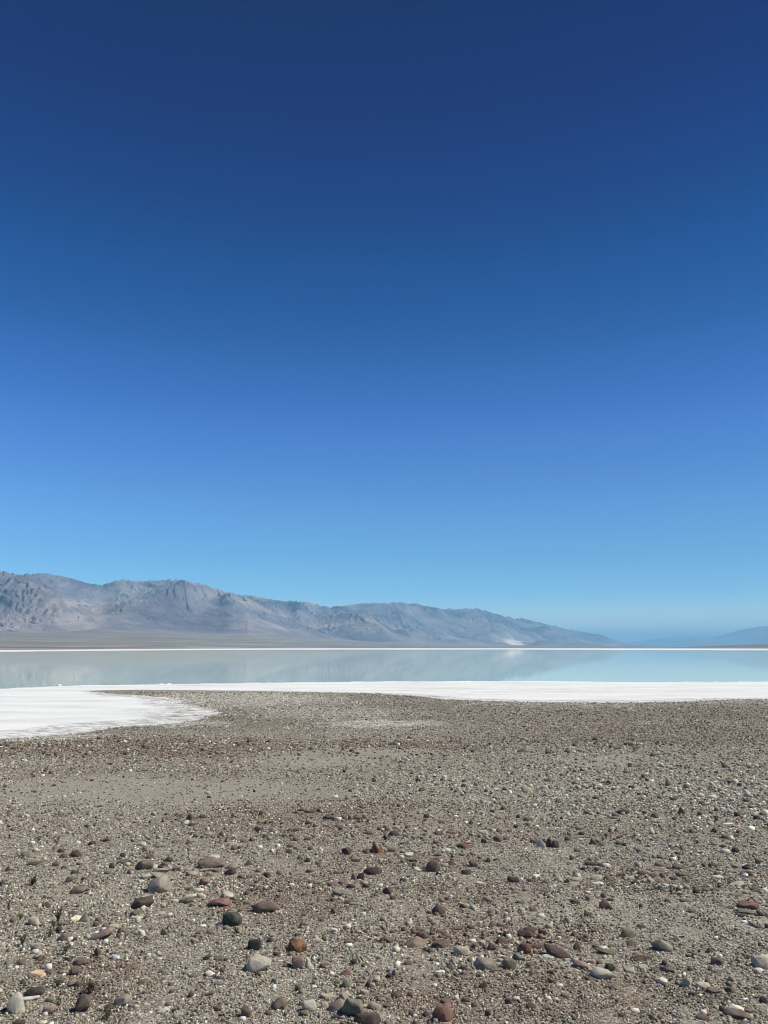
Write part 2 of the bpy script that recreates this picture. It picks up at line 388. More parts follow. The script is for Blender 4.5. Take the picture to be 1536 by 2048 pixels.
big_h = 0.5 + 0.5 * fbm(x / 5200 + 3, y / 5200, 3)
env = np.clip(q + 0.07 * fbm(x / 1800, y / 1800, 3), 0, 1); env = 0.55 * env + 0.45 * sstep(0, 1, env)
back = np.clip((R - rc) / 7000, 0, 1)
shape = env * (0.34 + 0.70 * rg + 0.05 * (rg2 - 0.35) + 0.22 * big_h) * (1 - 0.75 * back) + 0.16 * sstep(0.02, 0.25, q) * (rg ** 1.3) * (1 - env) + 0.20 * rg2 * sstep(0.0, 0.2, q) * sstep(0.95, 0.35, q)
fan_h = (fan_el * rf + EYE)[None] * np.clip((R - rs) / (rf - rs), 0, 1) ** 1.25 + 0.5
fan_h = fan_h * (1 + 0.10 * fbm(AZ[None] * 14 + 0 * R, R / 5000, 4) * (R < rf * 1.1))
def local_grad(Z):
    """slope of a height laid out on the (distance, bearing) grid, in plan x and y"""
    zr = np.gradient(Z, axis=0) / np.maximum(np.gradient(R, axis=0), 1.0); za = np.gradient(Z, axis=1) / np.gradient(AZ)[None]
    dRa = np.gradient(R, axis=1) / np.gradient(AZ)[None]; za = (za - zr * dRa) / R
    s_, c_ = np.sin(AZ)[None], np.cos(AZ)[None]
    return zr * s_ + za * c_, zr * c_ - za * s_
base_h = shape * 1500.0
GX, GY = local_grad(base_h); gm_ = np.hypot(GX, GY); GX = GX * np.minimum(1, 0.55 / (gm_ + 1e-9)); GY = GY * np.minimum(1, 0.55 / (gm_ + 1e-9))
ero = 0 * R; lam = 1800.0; amp = 62.0
for o_ in range(5):
    st, ax_, ay_ = gullies(x, y, GX, GY, lam, 11 * o_)
    fade = np.clip(np.hypot(GX, GY) * 6.0, 0, 1)
    ero = ero + st * amp * fade; GX = GX + ax_ * amp * fade; GY = GY + ay_ * amp * fade
    lam *= 0.5; amp *= 0.47
H = (base_h + ero * np.sqrt(env)) * sstep(-0.06, 0.08, (R - rf) / (rc - rf) + 0.04 * fbm(x / 1500, y / 1500, 3))
for _ in range(4):
    el = ((fan_h + H - EYE) / R).max(0)
    k = np.clip(sil_el - fan_el * 0.0, 1e-5, None) / np.maximum(el, 1e-5)
    g = np.exp(-0.5 * (np.arange(-30, 31) / 9.0) ** 2); g /= g.sum()
    k = np.convolve(np.pad(k, 30, mode='edge'), g, 'valid')
    H = H * np.clip(k, 0.02, 3)[None]
z = fan_h + np.maximum(H, 0) - 1.4 * (U[:, None] < 0.5 / NR)
def blob(px, py, r, sx_, sr):
    a = azim(px, py); return np.exp(-((AZ[None] - a) / sx_) ** 2 - ((R - r) / sr) ** 2)
pale = np.clip(3.0 * blob(1036, 1287, 17500, 0.016, 850) * (0.50 + 1.5 * fbm(x / 380 + 2, y / 1500, 4)), 0, 1) + 0.1 * blob(110, 1250, 7300, 0.03, 500) + 0.1 * blob(175, 1248, 7500, 0.025, 450) + 0.18 * blob(530, 1240, 10300, 0.03, 800) + 0.25 * blob(250, 1158, 13400, 0.02, 1200)
hill = blob(1085, 1284, 16600, 0.016, 900); hill2 = blob(1160, 1288, 17500, 0.03, 900); hill3 = blob(1030, 1284, 18000, 0.028, 1100)
z = z + 185 * hill * (0.6 + 0.6 * rg) + 90 * hill2 * (0.5 + 0.6 * rg) + 140 * hill3 * (0.4 + 1.2 * rg2) + 50 * blob(205, 1255, 6900, 0.03, 450) * (0.5 + 0.7 * rg)
m = Mat('mountain_rock', 0.95, 0.1)
p = m.P()
n1 = m.noise(m.P((0.0005, 0.0005, 0.0014)), 1.0, 9, 0.64, 0.9)
n2 = m.noise(m.P((0.0016, 0.0016, 0.004)), 1.0, 8, 0.65)
c = m.ramp(n1, [(0.33, (0.105, 0.102, 0.135)), (0.45, (0.165, 0.157, 0.190)), (0.55, (0.215, 0.198, 0.222)), (0.66, (0.36, 0.32, 0.31))])
c = m.mix(m.ramp(n2, [(0.36, 0.32), (0.50, 0.0)]), c, (0.075, 0.073, 0.098))
c = m.mix(m.ramp(n2, [(0.53, 0.0), (0.66, 0.7)]), c, (0.30, 0.265, 0.255))
c = m.mix(m.math('MULTIPLY', m.attr('pale'), m.ramp(n2, [(0.36, 0.75), (0.48, 1.0)])), c, (0.74, 0.67, 0.55))
streak = m.noise(m.P((0.0004, 0.0016, 1)), 1.0, 7, 0.6, 0.8)
fanc = m.ramp(streak, [(0.36, (0.145, 0.135, 0.135)), (0.46, (0.205, 0.193, 0.185)), (0.54, (0.26, 0.248, 0.225)), (0.64, (0.42, 0.40, 0.34))])
c = m.mix(m.attr('rocky'), fanc, c)
m.color(c); m.bump(m.math('MULTIPLY', m.noise(p, 0.0022, 9, 0.62), m.math('ADD', m.math('MULTIPLY', m.attr('rocky'), 0.95), 0.05)), 52, 1.0)
M_mtn = m.m
mtn = mesh_obj('mountains', np.stack([x, y, z], -1).reshape(-1, 3), grid_faces(NR, len(AZ)), M_mtn, True, None,
               {'pale': ('FLOAT', np.clip(pale, 0, 1)), 'rocky': ('FLOAT', np.clip(sstep(0.0, 0.06, q + 0.04 * rg - 0.01) + hill + hill2 + hill3 + pale, 0, 1))})
tag(mtn, 'bare purple grey mountain range rising beyond the lake', kind='structure')

m = Mat('pale_range', 0.95, 0.1); m.color(m.ramp(m.noise(m.P((0.0004, 0.0004, 0.001)), 1.0, 7, 0.6), [(0.35, (0.20, 0.175, 0.17)), (0.65, (0.33, 0.28, 0.26))])); M_range = m.m
# the faint range on the right, farther still, and the dark low rise before it
def range_obj(name, pts, dist, depth, az_lo, az_hi, ncol, mat, label, rough=0.35):
    a = np.radians(np.linspace(az_lo, az_hi, ncol)); pts = np.array(pts, float)
    se = np.interp(a, azim(pts[:, 0], 1270), elev(pts[:, 0], pts[:, 1]))
    v = np.linspace(0, 1, 60); R = dist + depth * v[:, None] + 0 * a[None]
    x = R * np.sin(a)[None]; y = R * np.cos(a)[None]
    rg = ridged(x / 6000, y / 6000, 6)
    prof = np.sin(np.clip(v, 0, 1) * math.pi)[:, None] ** 0.8
    h = prof * ((1 - rough) + rough * rg)
    k = se / np.maximum(((h) / R).max(0), 1e-9); g = np.exp(-0.5 * (np.arange(-9, 10) / 3.0) ** 2); g /= g.sum()
    k = np.convolve(np.pad(k, 9, mode='edge'), g, 'valid')
    z = h * k[None] + 1
    o = mesh_obj(name, np.stack([x, y, z], -1).reshape(-1, 3), grid_faces(60, ncol), mat)
    return tag(o, label, kind='structure')
range_obj('distant_mountains', [(1180, 1293), (1250, 1289), (1300, 1285.5), (1350, 1282), (1400, 1279), (1430, 1274), (1455, 1267), (1480, 1260), (1500, 1256), (1520, 1253), (1540, 1252), (1600, 1251), (1700, 1253), (2200, 1256), (3000, 1262)],
          45000, 8000, 14.5, 52, 420, M_range, 'faint blue range on the horizon at the right')
range_obj('horizon_mountains', [(1180, 1291), (1240, 1286), (1290, 1281), (1330, 1275), (1370, 1272), (1400, 1272), (1440, 1274), (1500, 1278), (1600, 1283), (1700, 1288)],
          74000, 6000, 14.0, 32, 260, M_range, 'palest mountains, almost lost in the haze at the end of the valley')
range_obj('low_rise', [(1370, 1294), (1400, 1292.3), (1440, 1290.4), (1490, 1288.8), (1536, 1287.8), (1700, 1287), (2200, 1283), (3000, 1283)],
          9000, 3500, 20.5, 52, 240, M_floor, 'dark low rise of land on the far shore at the right', 0.2)

# ---------------------------------------------------------------- haze
m = bpy.data.materials.new('desert_haze'); m.use_nodes = True; m.node_tree.nodes.clear()
vo = m.node_tree.nodes.new('ShaderNodeOutputMaterial'); vp = m.node_tree.nodes.new('ShaderNodeVolumePrincipled')
vp.inputs['Color'].default_value = (0.315, 0.715, 1.0, 1); vp.inputs['Density'].default_value = 3.5e-5; vp.inputs['Anisotropy'].default_value = 0.0
m.node_tree.links.new(vp.outputs[0], vo.inputs['Volume'])
top = 1400.0
bx = [(sx_ * 95000, sy_, sz_) for sz_ in (-2.4, top) for (sx_, sy_) in ((-1, -21000), (1, -21000), (1, 86000), (-1, 86000))]
haze = mesh_obj('haze', bx, [(3, 2, 1, 0), (4, 5, 6, 7), (0, 1, 5, 4), (1, 2, 6, 5), (2, 3, 7, 6), (3, 0, 4, 7)], m, False)
tag(haze, 'pale blue haze over the valley', kind='stuff')


# ---------------------------------------------------------------- stones: what the photograph shows, read off it
# each line: crop origin, then stones as  x y w h colour shape tilt [| words that single it out | short name]  in sixths of a photo pixel from the origin
COL = {  # colour word for labels, albedo, second albedo
 'mar': ('dark maroon', (0.130, 0.090, 0.074), (0.088, 0.062, 0.053)), 'brn': ('brown', (0.180, 0.138, 0.107), (0.125, 0.096, 0.076)),
 'rust': ('rust red', (0.215, 0.128, 0.098), (0.145, 0.085, 0.066)), 'rpk': ('pinkish brown', (0.275, 0.205, 0.162), (0.20, 0.150, 0.12)),
 'gry': ('grey', (0.29, 0.258, 0.198), (0.20, 0.18, 0.14)), 'dgry': ('charcoal', (0.075, 0.068, 0.058), (0.045, 0.042, 0.038)),
 'grn': ('grey-green', (0.225, 0.215, 0.160), (0.150, 0.146, 0.110)), 'dgrn': ('dark green', (0.080, 0.085, 0.062), (0.048, 0.052, 0.039)),
 'tan': ('tan', (0.43, 0.38, 0.285), (0.33, 0.29, 0.218)), 'pale': ('pale grey', (0.60, 0.55, 0.435), (0.46, 0.42, 0.33)),
 'crm': ('cream', (0.66, 0.60, 0.44), (0.52, 0.46, 0.33)), 'wht': ('white', (0.74, 0.71, 0.62), (0.6, 0.57, 0.49)),
 'pch': ('peach', (0.66, 0.47, 0.32), (0.52, 0.37, 0.25)), 'olv': ('olive', (0.20, 0.185, 0.125), (0.15, 0.135, 0.09)),
 'org': ('orange brown', (0.27, 0.145, 0.080), (0.12, 0.062, 0.038))}
SHAPE_WORD = {'s': 'slab', 'w': 'wedge', 'b': 'block', 'r': 'rounded stone', 'v': 'sliver', 'c': 'chip'}
CATALOG = '''
@0 1888
215 235 120 60 brn s;420 368 175 65 pch s 0|flat peach coloured slab lying alone in the grit|peach slab;385 590 190 85 dgry r 5|blue black lens shaped stone with a pale top|blue black lens stone;145 735 170 200 pale s 30|big speckled pale slab tilted on its edge|big speckled pale slab
330 662 200 40 pale v 8|long pale splinter pointing away from the speckled slab|;595 675 95 50 grn c;262 475 55 45 dgry c;560 800 130 90 rpk s 30;960 740 170 160 brn s 40|brown tilted slab flecked with white grains|white flecked brown slab;1440 715 170 95 gry s 20|cracked brown grey slab with a pale grain on it|cracked grey slab
1300 755 100 60 brn w;210 945 110 60 dgry r;490 948 90 30 pale s;940 235 150 70 brn v 15;1380 160 90 55 wht c|white chip above the brown grit patch|;570 285 60 60 wht c;190 285 40 35 wht c;410 100 70 45 crm c;830 500 130 60 gry s 25;920 500 80 70 mar b;870 340 110 100 brn s 40;815 195 80 50 brn c;1150 100 70 90 mar v 55;560 350 70 50 mar c;700 450 90 50 grn c;430 60 120 60 gry s
@256 1888
60 270 120 55 brn s;935 170 80 50 mar c 20;1080 185 120 35 brn v;1130 320 65 50 brn r|small round brown pebble beside the black shadow|;960 362 115 60 pale s 0|arched pale stone over a black hollow|arched pale stone;400 820 130 55 pale s 15|flat pale sliver tipped up at its right end|pale tipped slab;520 570 60 45 mar w;975 605 110 45 brn v 25;740 615 70 60 brn v 45;1415 810 105 140 brn b 0|upright brown block with a dark shaded side|upright brown block
1375 890 65 35 wht c|white pebble at the foot of the upright brown block|;1060 790 100 50 mar s;500 485 50 40 brn c;1100 405 70 30 brn c;410 325 70 40 grn c;175 455 110 50 brn s;470 725 60 40 brn c;560 885 70 50 gry c;1510 20 150 125 dgrn b 0|dark green block with a black shaded face|dark green block;240 135 45 35 wht c;770 390 90 25 brn v;890 460 100 20 brn v
@512 1888
0 265 280 165 pale s 12|broad pale striped slab casting a black notched shadow|broad striped slab;468 48 225 135 org b 0|craggy orange brown block with a dark cleft|craggy orange block;250 55 80 50 grn r;245 130 70 60 mar c;410 130 60 40 brn c;505 235 140 140 rpk b 0|blocky pinkish brown stone left of a pale wedge|blocky pinkish stone;365 255 110 60 brn s;630 250 115 100 tan w 0|pale tan wedge right of a pinkish brown block|pale tan wedge
800 270 70 50 brn c;1075 350 150 65 rust w 0|low rust red wedge behind an upright grey green stone|low rust wedge;1075 475 80 115 grn b 0|upright grey green stone with a black shaded side|upright green stone;965 475 70 70 olv b;1350 500 80 80 mar w|jagged dark maroon chip beside tan rubble|jagged maroon chip;1440 430 80 60 pale c;1400 500 60 40 tan c;1300 590 110 60 tan c;1240 685 100 80 mar b|maroon block just behind the large mottled grey boulder|
870 650 180 45 tan v 0|thin tan slab propped over a dark gap|propped tan slab;1050 650 100 90 tan b;820 745 80 70 tan c;1000 765 235 130 rpk w -5|large smooth pinkish brown wedge resting against a grey boulder|smooth pinkish wedge;1165 790 230 195 grn r 0|largest mottled grey green boulder near the front|mottled grey boulder;625 765 160 120 pale r 0|smooth pale grey stone leaning on a smaller grey one|smooth pale stone
565 840 110 75 gry r 0|smaller grey stone under the edge of the smooth pale one|;260 735 170 110 brn w 15|brown wedge with a point at its left end|pointed brown wedge;550 720 80 50 brn c;145 830 70 50 brn c;1340 930 275 120 mar b 5|ridged dark maroon rock cut by the front edge|ridged maroon rock;960 900 100 45 mar s;1420 750 140 90 tan s;215 520 50 45 wht c;225 440 80 70 grn c;700 465 50 40 grn c;1110 35 80 40 wht c|white flake on a flat brown slab|
945 95 50 40 brn c;1310 270 100 40 brn s;910 365 60 30 wht c;700 520 60 25 wht c;505 530 70 60 brn c;1080 610 60 50 tan c
@768 1888
712 840 215 185 rust b 0|large rust red faceted block near the front edge|large rust red block;620 920 60 50 gry c;1230 255 240 120 gry b 0|long grey block with a black left end|long grey block;1510 250 155 130 olv r 0|pale olive rounded stone right of the long grey block|pale olive stone;1080 210 60 25 wht c;1080 258 50 30 wht c;800 265 110 85 brn w;960 295 80 55 mar c;960 345 60 40 rpk c
1190 490 100 70 mar w|maroon wedge alone in brown grit below the long grey block|;150 610 110 75 brn s;60 735 100 50 brn s;310 600 60 45 mar c;140 350 90 80 tan c;75 385 100 50 dgry c;950 100 180 110 tan r 0|weathered tan stone behind the long grey block|weathered tan stone;540 80 110 40 brn v -10;870 630 60 50 pale c;680 335 100 40 wht c;610 485 50 35 wht c;370 855 45 35 wht c;330 830 60 60 mar c
750 670 120 50 brn s;1000 650 90 60 brn c;1080 720 60 40 mar c;1250 815 60 70 mar c;1370 310 160 35 brn s;290 235 90 50 brn c;590 195 90 35 brn c;1500 680 80 60 mar c;1420 210 110 40 pale c
@1024 1888
165 75 155 120 rust r 0|rounded rust red stone on a flat grey brown group|rounded rust stone;330 40 190 60 brn s 0|flat dark brown slab behind the rounded rust red stone|flat dark slab;565 110 260 125 mar b -30|long leaning brown block with a black left end|long leaning brown block;450 152 170 50 wht s 0|flat white stone in front of the long leaning brown block|flat white stone;95 180 140 90 grn r 0|grey green stone with a dark left side|grey green dark sided stone
240 265 120 55 brn s -10;880 260 190 75 rpk s -18|pinkish orange slab casting a forked black shadow|pinkish orange slab;1185 280 115 105 dgrn r 0|rounded dark green stone behind the wavy pale slab|rounded dark green stone;1130 375 275 105 pale s -5|wavy pale slab curling over a black shadow|wavy pale slab;1150 105 235 60 olv s -15|long flat olive tan slab|long olive slab;1240 515 110 55 brn s;470 340 80 50 brn c;250 350 70 30 brn c
650 620 100 55 grn c;1490 800 90 40 crm c 0|single cream chip alone in the fine grit near the front|lone cream chip;440 655 70 35 pale c;530 665 60 30 pale c;60 665 80 40 pale c;580 495 80 30 wht c;430 770 90 50 brn s;240 750 100 55 mar s;1320 855 80 35 dgry c;1430 315 130 55 tan s;930 215 110 25 dgry v;290 105 60 40 brn c;810 35 110 95 brn w 0|small brown wedge behind the pinkish orange slab|;480 450 80 50 brn c;1060 220 70 40 brn c;1300 310 110 50 gry s;410 555 60 30 mar c
@1280 1888
335 35 240 120 grn s -28|tilted grey green slab over a long black shadow|tilted grey green slab;860 65 90 90 rust w 0|small pointed rust red stone on the right side|small pointed rust stone;25 180 225 55 mar s -5|thin flat maroon slab with a black underside|thin maroon slab;950 210 115 85 brn b 0|brown block with a black left face and a stick like splinter|brown block with splinter;1520 240 190 140 tan b 0|tan boulder with a black face cut by the picture edge|tan edge boulder
355 320 140 60 brn s -8|dark brown slab, the right one of two in line|right brown slab;205 320 110 40 brn s 0|thinner brown slab, the left one of two in line|;575 460 115 110 tan b 0|tan block with a sharp black left face|tan block;850 465 95 60 brn s -30;1105 555 100 60 brn b;1030 325 260 20 brn v -3|long thin brown splinter lying flat|long brown splinter;1510 675 90 70 dgry b;1190 790 175 60 crm s -10|cream slab behind a flat brown one near the front|cream front slab
1205 870 245 85 brn s -5|wide flat brown slab near the front edge|wide flat brown slab;785 510 160 90 tan s;890 570 130 60 brn s;280 455 110 55 pale s;780 840 70 45 pale c;1440 340 90 40 pale c;60 290 120 50 tan s;590 140 60 25 dgry c;610 300 50 30 mar c;480 395 50 40 pale c;970 150 40 35 wht c;1270 665 60 25 wht c;1330 800 100 45 brn s;1470 540 130 30 brn v;640 600 80 50 brn c;780 905 130 60 mar s;1000 790 60 50 mar c
@0 1740
912 245 190 90 brn s 5|grey brown slab with a peaked top|peaked grey brown slab;820 115 85 55 brn s 22;885 25 85 40 dgry c;1000 100 80 50 brn c;545 410 100 60 mar w;450 420 90 45 pale c;860 525 100 50 mar w;870 600 125 60 crm s 5|lumpy cream slab touching a bluish green one|lumpy cream slab;995 592 145 85 grn w 0|bluish green wedge right of a lumpy cream slab|bluish green wedge
1190 790 235 120 rpk s 32|large smooth reddish brown slab raised over a black shadow|raised reddish slab;1250 690 70 70 brn b 0|small brown block touching the top of the raised reddish slab|;740 825 125 75 brn s 15|brown slab left of the raised reddish one|;380 625 135 95 tan r 0|flat round tan stone among the small plants|flat round tan stone;145 610 80 45 brn c;1460 725 115 60 brn s;730 660 100 40 brn s;700 730 60 60 dgry c;1140 660 60 50 mar c;1345 670 110 40 tan s;1370 535 100 30 brn v 10
1258 870 50 42 wht c|white pebble in the shade side of the raised reddish slab|;1170 600 60 40 brn c;560 330 120 18 dgry v 15;1080 290 50 20 wht c;1280 40 70 30 brn c;1410 800 50 50 mar c;15 165 50 40 dgry c;830 830 60 35 wht c;420 920 140 50 tan s
@256 1740
330 190 235 185 gry b 5|large faceted grey brown boulder|faceted grey boulder;365 75 200 60 tan s -15|flat tan slab just behind the faceted grey boulder|;130 415 235 110 mar s 10|large smooth maroon slab with a cream stone behind it|smooth maroon slab;215 345 150 32 crm s 0|thin cream stone behind the smooth maroon slab|;555 362 70 25 crm c 0|small cream bar lying alone|small cream bar;740 312 140 38 crm s 8;880 305 100 45 crm s -8
690 365 155 50 brn s 15|layered brown slab in front of two flat cream ones|layered brown slab;885 155 125 75 rust s 22|rust brown slab with a pinkish right face|two tone rust slab;1215 35 125 75 mar r 12|smooth egg shaped maroon stone|maroon egg stone;1185 295 145 68 crm s -5|bright cream stone with a black left end|bright cream stone;1080 395 275 110 rust s 0|broad rough rust brown slab|broad rust slab;1175 480 80 35 rust c;1240 600 205 160 dgrn b 0|large dark green cracked block|cracked dark green block
1170 695 60 50 grn c;425 750 80 70 brn w;490 690 50 40 brn c;155 755 80 60 pale c;60 530 100 60 brn s 40;90 565 130 22 pale v 42|thin pale splinter below the smooth maroon slab|;975 60 70 45 rpk c;1050 20 100 40 rpk s;755 50 140 55 tan s;750 225 90 55 gry w;840 240 100 35 pale s;1350 85 90 45 brn c;1425 275 60 50 mar c;1495 240 60 40 mar c;180 80 100 45 pale s 15;380 520 90 35 tan s;490 535 60 40 pale c;790 850 90 55 gry c
110 600 60 50 pale c;780 610 40 30 wht c;890 680 70 30 wht c;1430 400 70 30 brn c;870 755 120 28 brn v;980 750 80 30 brn v;610 715 110 20 gry v;820 790 60 30 brn c
@512 1740
125 60 78 78 mar r 0|lone maroon ball on open grit|lone maroon ball;1395 5 210 105 mar s 0|big angular maroon slab with a notch on top|notched maroon slab;1255 75 90 90 mar r 0|knobbly maroon stone right of a tan brown one|knobbly maroon stone;1175 85 70 75 rpk w;1050 150 135 85 rpk s;1135 200 105 62 dgry r;920 180 110 45 brn s;1020 275 195 85 gry s -12|bluish grey slab with a long black lip|black lipped grey slab;90 460 290 120 brn s 15|brown arched slab with a hollow beneath|arched brown slab
30 230 75 40 brn s;935 490 75 60 brn b|small brown block in the middle of bare grit|small lone brown block;920 355 50 35 mar c;1290 540 65 45 crm c 0|bright yellow cream pebble|yellow cream pebble;160 845 75 58 mar r 0|round maroon pebble behind and left of the craggy orange block|round maroon pebble;450 835 90 55 brn w;745 860 110 40 tan s;815 845 60 50 mar w;1120 880 120 45 brn s;1115 925 80 40 wht c
940 740 90 50 wht c 0|white lump split in two|split white lump;1100 690 70 48 pale c;640 195 60 40 pale c;1510 845 60 50 dgry c;1440 295 50 40 brn c;420 180 60 30 wht c;1100 385 90 35 mar v;1190 410 130 25 gry v;270 320 50 35 mar c;290 250 60 30 mar c;790 600 50 40 brn c;560 655 90 28 mar v -20;1515 590 60 40 brn c;740 150 120 50 gry s
@768 1740
660 475 160 120 mar w 0|tall maroon pyramid shaped stone|maroon pyramid;550 500 90 48 brn s;715 545 60 35 brn c;455 785 145 95 mar b 0|maroon block standing on a flatter pinkish wedge|;390 865 285 110 rpk w 0|long low pinkish maroon wedge with a black underside|low pinkish wedge;430 715 120 55 brn s;355 735 60 60 brn c;680 910 185 80 brn b 8|faceted brown block with several black hollows|hollowed brown block;690 750 120 32 mar v 8;580 770 60 40 brn c;890 705 150 40 brn v 15
1420 865 145 82 mar w 0|dark brown wedge with a sunlit right side|sunlit brown wedge;1325 645 100 55 rpk w;1410 670 90 35 brn s;1275 505 90 48 mar w;1285 545 60 35 brn c;1360 515 40 40 brn c;1490 500 60 50 mar c;55 245 120 95 mar b 0|dark maroon block with a pitted face|pitted maroon block;105 335 70 45 mar c;220 135 60 40 dgry c;270 130 60 40 tan c;1150 145 120 38 tan s;1560 115 130 80 dgry r 0|charcoal rounded stone with a jet black left side|charcoal rounded stone
290 610 110 75 tan w;620 635 90 35 gry s;230 705 50 45 dgry c;1062 865 90 35 wht c|flat white flake in front of small brown stones|;1500 810 60 45 wht c -35;1175 895 90 60 tan b;1300 940 95 80 brn b;1100 930 90 65 brn b;1215 935 60 50 brn c;1490 930 80 60 tan c;50 840 130 65 brn r;1050 690 90 38 mar s;760 800 90 35 brn s;1240 345 110 65 tan r;1490 600 70 28 pale c;580 215 60 40 brn c;90 485 90 22 tan v
@1024 1740
1140 412 145 108 rust w 0|bright rust red wedge alone on pale grit|bright rust wedge;925 538 98 50 mar s -8|small dark maroon slab below the bright rust wedge|;200 780 195 100 mar s -10|split maroon slab with a second piece behind it|split maroon slab;225 720 150 60 mar s -5|rear piece of the split maroon slab|;1405 755 155 118 olv b -5|square olive tan block on open grit|square olive block;1450 885 105 68 brn w;770 390 95 40 mar s;935 330 82 68 gry b;1100 300 60 45 dgry w;1030 320 100 20 brn v
1200 350 80 28 dgry v -15;355 550 85 40 wht v -30|white splinter tipped down to its right|white splinter;255 465 80 60 brn c;120 380 100 45 brn s;665 130 80 55 dgry w;740 170 140 60 tan s;790 110 120 50 tan s;800 70 62 50 crm w;560 100 105 85 tan w;410 140 100 55 brn s;1030 90 135 68 crm b 0|cream tan block with a white edge before it|cream tan block;1160 100 110 50 brn w;1040 155 140 22 wht v;1210 175 110 40 mar s;1490 155 90 45 mar s;1420 105 120 38 tan s
585 690 100 45 gry s;610 795 90 38 brn s;370 750 90 60 brn c;290 85 70 25 wht c;215 135 60 38 mar c;515 205 50 35 wht c;985 740 60 28 mar v -20;900 800 60 38 brn c;170 245 70 38 gry c;1110 940 80 30 wht c
@1280 1740
190 65 115 58 rpk b 0|pinkish maroon brick shaped stone|brick shaped stone;275 65 50 58 rust c;40 50 100 30 mar s;685 267 72 50 dgry b 0|small charcoal cube shaped stone|charcoal cube stone;490 215 46 42 wht c 0|bright white pebble left of grey ones|bright white pebble;575 210 60 40 gry c;1345 437 205 82 rust s 4|long brick red slab near the right edge|long brick red slab;1300 510 190 48 grn s -15;1245 550 120 30 dgrn s;1470 530 80 50 brn s -30;360 380 95 45 grn s;545 385 112 32 mar s
445 825 95 68 gry w 0|grey wedge with a black left face|grey black faced wedge;955 95 112 35 pale s 0|flat pale stone on the right|flat pale stone;930 50 50 30 mar c;1255 45 60 35 brn c 25;560 60 120 35 brn v -25;410 105 80 35 dgry s;640 500 90 38 brn s 12;1200 185 165 48 tan s 12;810 240 90 28 brn v;920 245 80 25 mar v;965 200 50 28 mar c;1415 245 120 35 mar v;1510 245 60 30 crm c;1260 625 62 30 wht c 0|white chip in front of the long brick red slab|
1435 690 80 25 dgry v;30 680 95 32 dgry s;20 430 42 48 mar c;390 260 50 30 mar c;395 290 40 25 mar c;490 305 60 35 mar c;1170 300 110 40 gry s;1120 455 90 28 mar s;1530 675 40 50 dgry c
@0 1600
310 645 135 75 gry s 5|grey slab with a dark underside near the left edge|dark bottomed grey slab;895 640 98 92 mar b 0|angular dark brown block on the left|angular dark block;1085 520 82 52 mar b;1260 490 100 40 brn s 8;760 660 60 48 brn c;370 755 170 45 brn s 10;650 775 90 50 brn s 20;70 820 72 62 dgry w;760 815 50 35 dgrn c;375 515 58 30 wht c;485 560 46 20 wht c;1415 680 52 20 wht c;755 380 25 20 wht c;1065 425 40 28 mar c;725 600 60 45 mar c;1335 790 50 60 dgrn w
1465 665 60 48 dgry c;1440 750 150 50 brn s 12
@256 1600
1105 405 98 98 mar w 0|tall maroon fin shaped stone standing upright|maroon fin;960 768 310 130 rpk s 10|largest long reddish brown slab on the left|longest reddish slab;165 785 190 108 olv r 5|big flattened olive stone|flattened olive stone;255 680 95 68 rpk b 0|small reddish block behind the flattened olive stone|;470 715 115 58 dgry s 0|dark flat slab right of a small reddish block|dark flat slab;1240 810 145 65 tan s 20;740 205 112 68 mar b 0|maroon block in a faint row of dark stones|row maroon block
885 200 90 38 dgry s;800 435 62 35 dgrn c;885 445 36 30 dgrn c;960 415 88 35 gry s -12;725 515 72 35 mar w;1270 575 72 48 brn r;1340 570 50 38 brn c;1240 530 100 50 pale c;1030 680 140 42 pale s -8;1440 760 92 68 brn w;220 590 112 58 gry w;170 530 72 48 pale c;360 545 130 38 gry s 5;570 495 80 25 brn s;560 825 70 38 dgry c;370 835 205 38 gry s 3;30 860 80 48 brn s;430 765 60 38 brn c;1480 470 82 48 mar w
760 290 90 28 dgry c;1255 185 35 25 dgry c;1205 100 30 25 dgry c;415 245 32 40 dgry w;1390 495 90 38 brn s;930 855 150 32 tan v 8
@512 1600
25 345 85 62 mar r;205 355 115 55 grn w 0|flat grey green stone with a domed top|domed green stone;410 345 82 48 mar w;500 360 82 28 brn s;110 430 70 48 brn c;340 425 70 38 brn c;470 465 60 48 brn c -25;400 550 80 28 dgry s;420 605 120 62 grn s;470 590 62 58 dgrn w;260 640 50 48 brn c 40;650 580 60 38 mar c;1080 610 105 92 mar b 0|cubic maroon block with a black left edge|cubic maroon block;1455 570 165 135 org w 0|tall brown pyramid with a pale chip at its foot|tall brown pyramid
1330 600 105 55 brn s 12;1195 705 112 60 gry b;560 120 100 30 mar s;645 145 142 35 mar s;620 270 82 48 mar c;1305 185 72 58 brn w;1240 215 130 35 brn s -12;1050 205 72 48 brn c;1125 210 42 40 dgry c;895 215 150 50 brn s -15;1350 395 112 38 mar s;745 760 80 32 brn s 12;620 720 60 48 dgry c;610 470 80 28 dgry s;55 165 50 40 dgry c;1145 95 32 30 wht c;880 50 42 24 wht c;40 560 62 32 wht c;520 680 50 48 brn c;1410 760 82 50 brn w
1490 345 80 42 brn c;850 310 110 20 brn v;980 875 110 22 mar v;20 855 60 38 brn c;270 875 60 38 brn c 20
@768 1600
125 405 135 65 mar w -5|maroon wedge with a steep left side|steep maroon wedge;20 450 85 58 dgry w;965 535 175 80 rust s 0|flat topped reddish slab with a long tail|tailed reddish slab;797 725 178 128 mar w 0|arch shaped maroon stone with open ground beneath|maroon arch;600 810 172 120 brn b -15|chunky brown block bending down to the right|chunky brown block;1080 765 108 85 brn r 0|rounded dark brown stone|rounded brown stone;1250 725 78 60 dgry w;510 190 62 50 dgry b;560 185 32 25 wht c
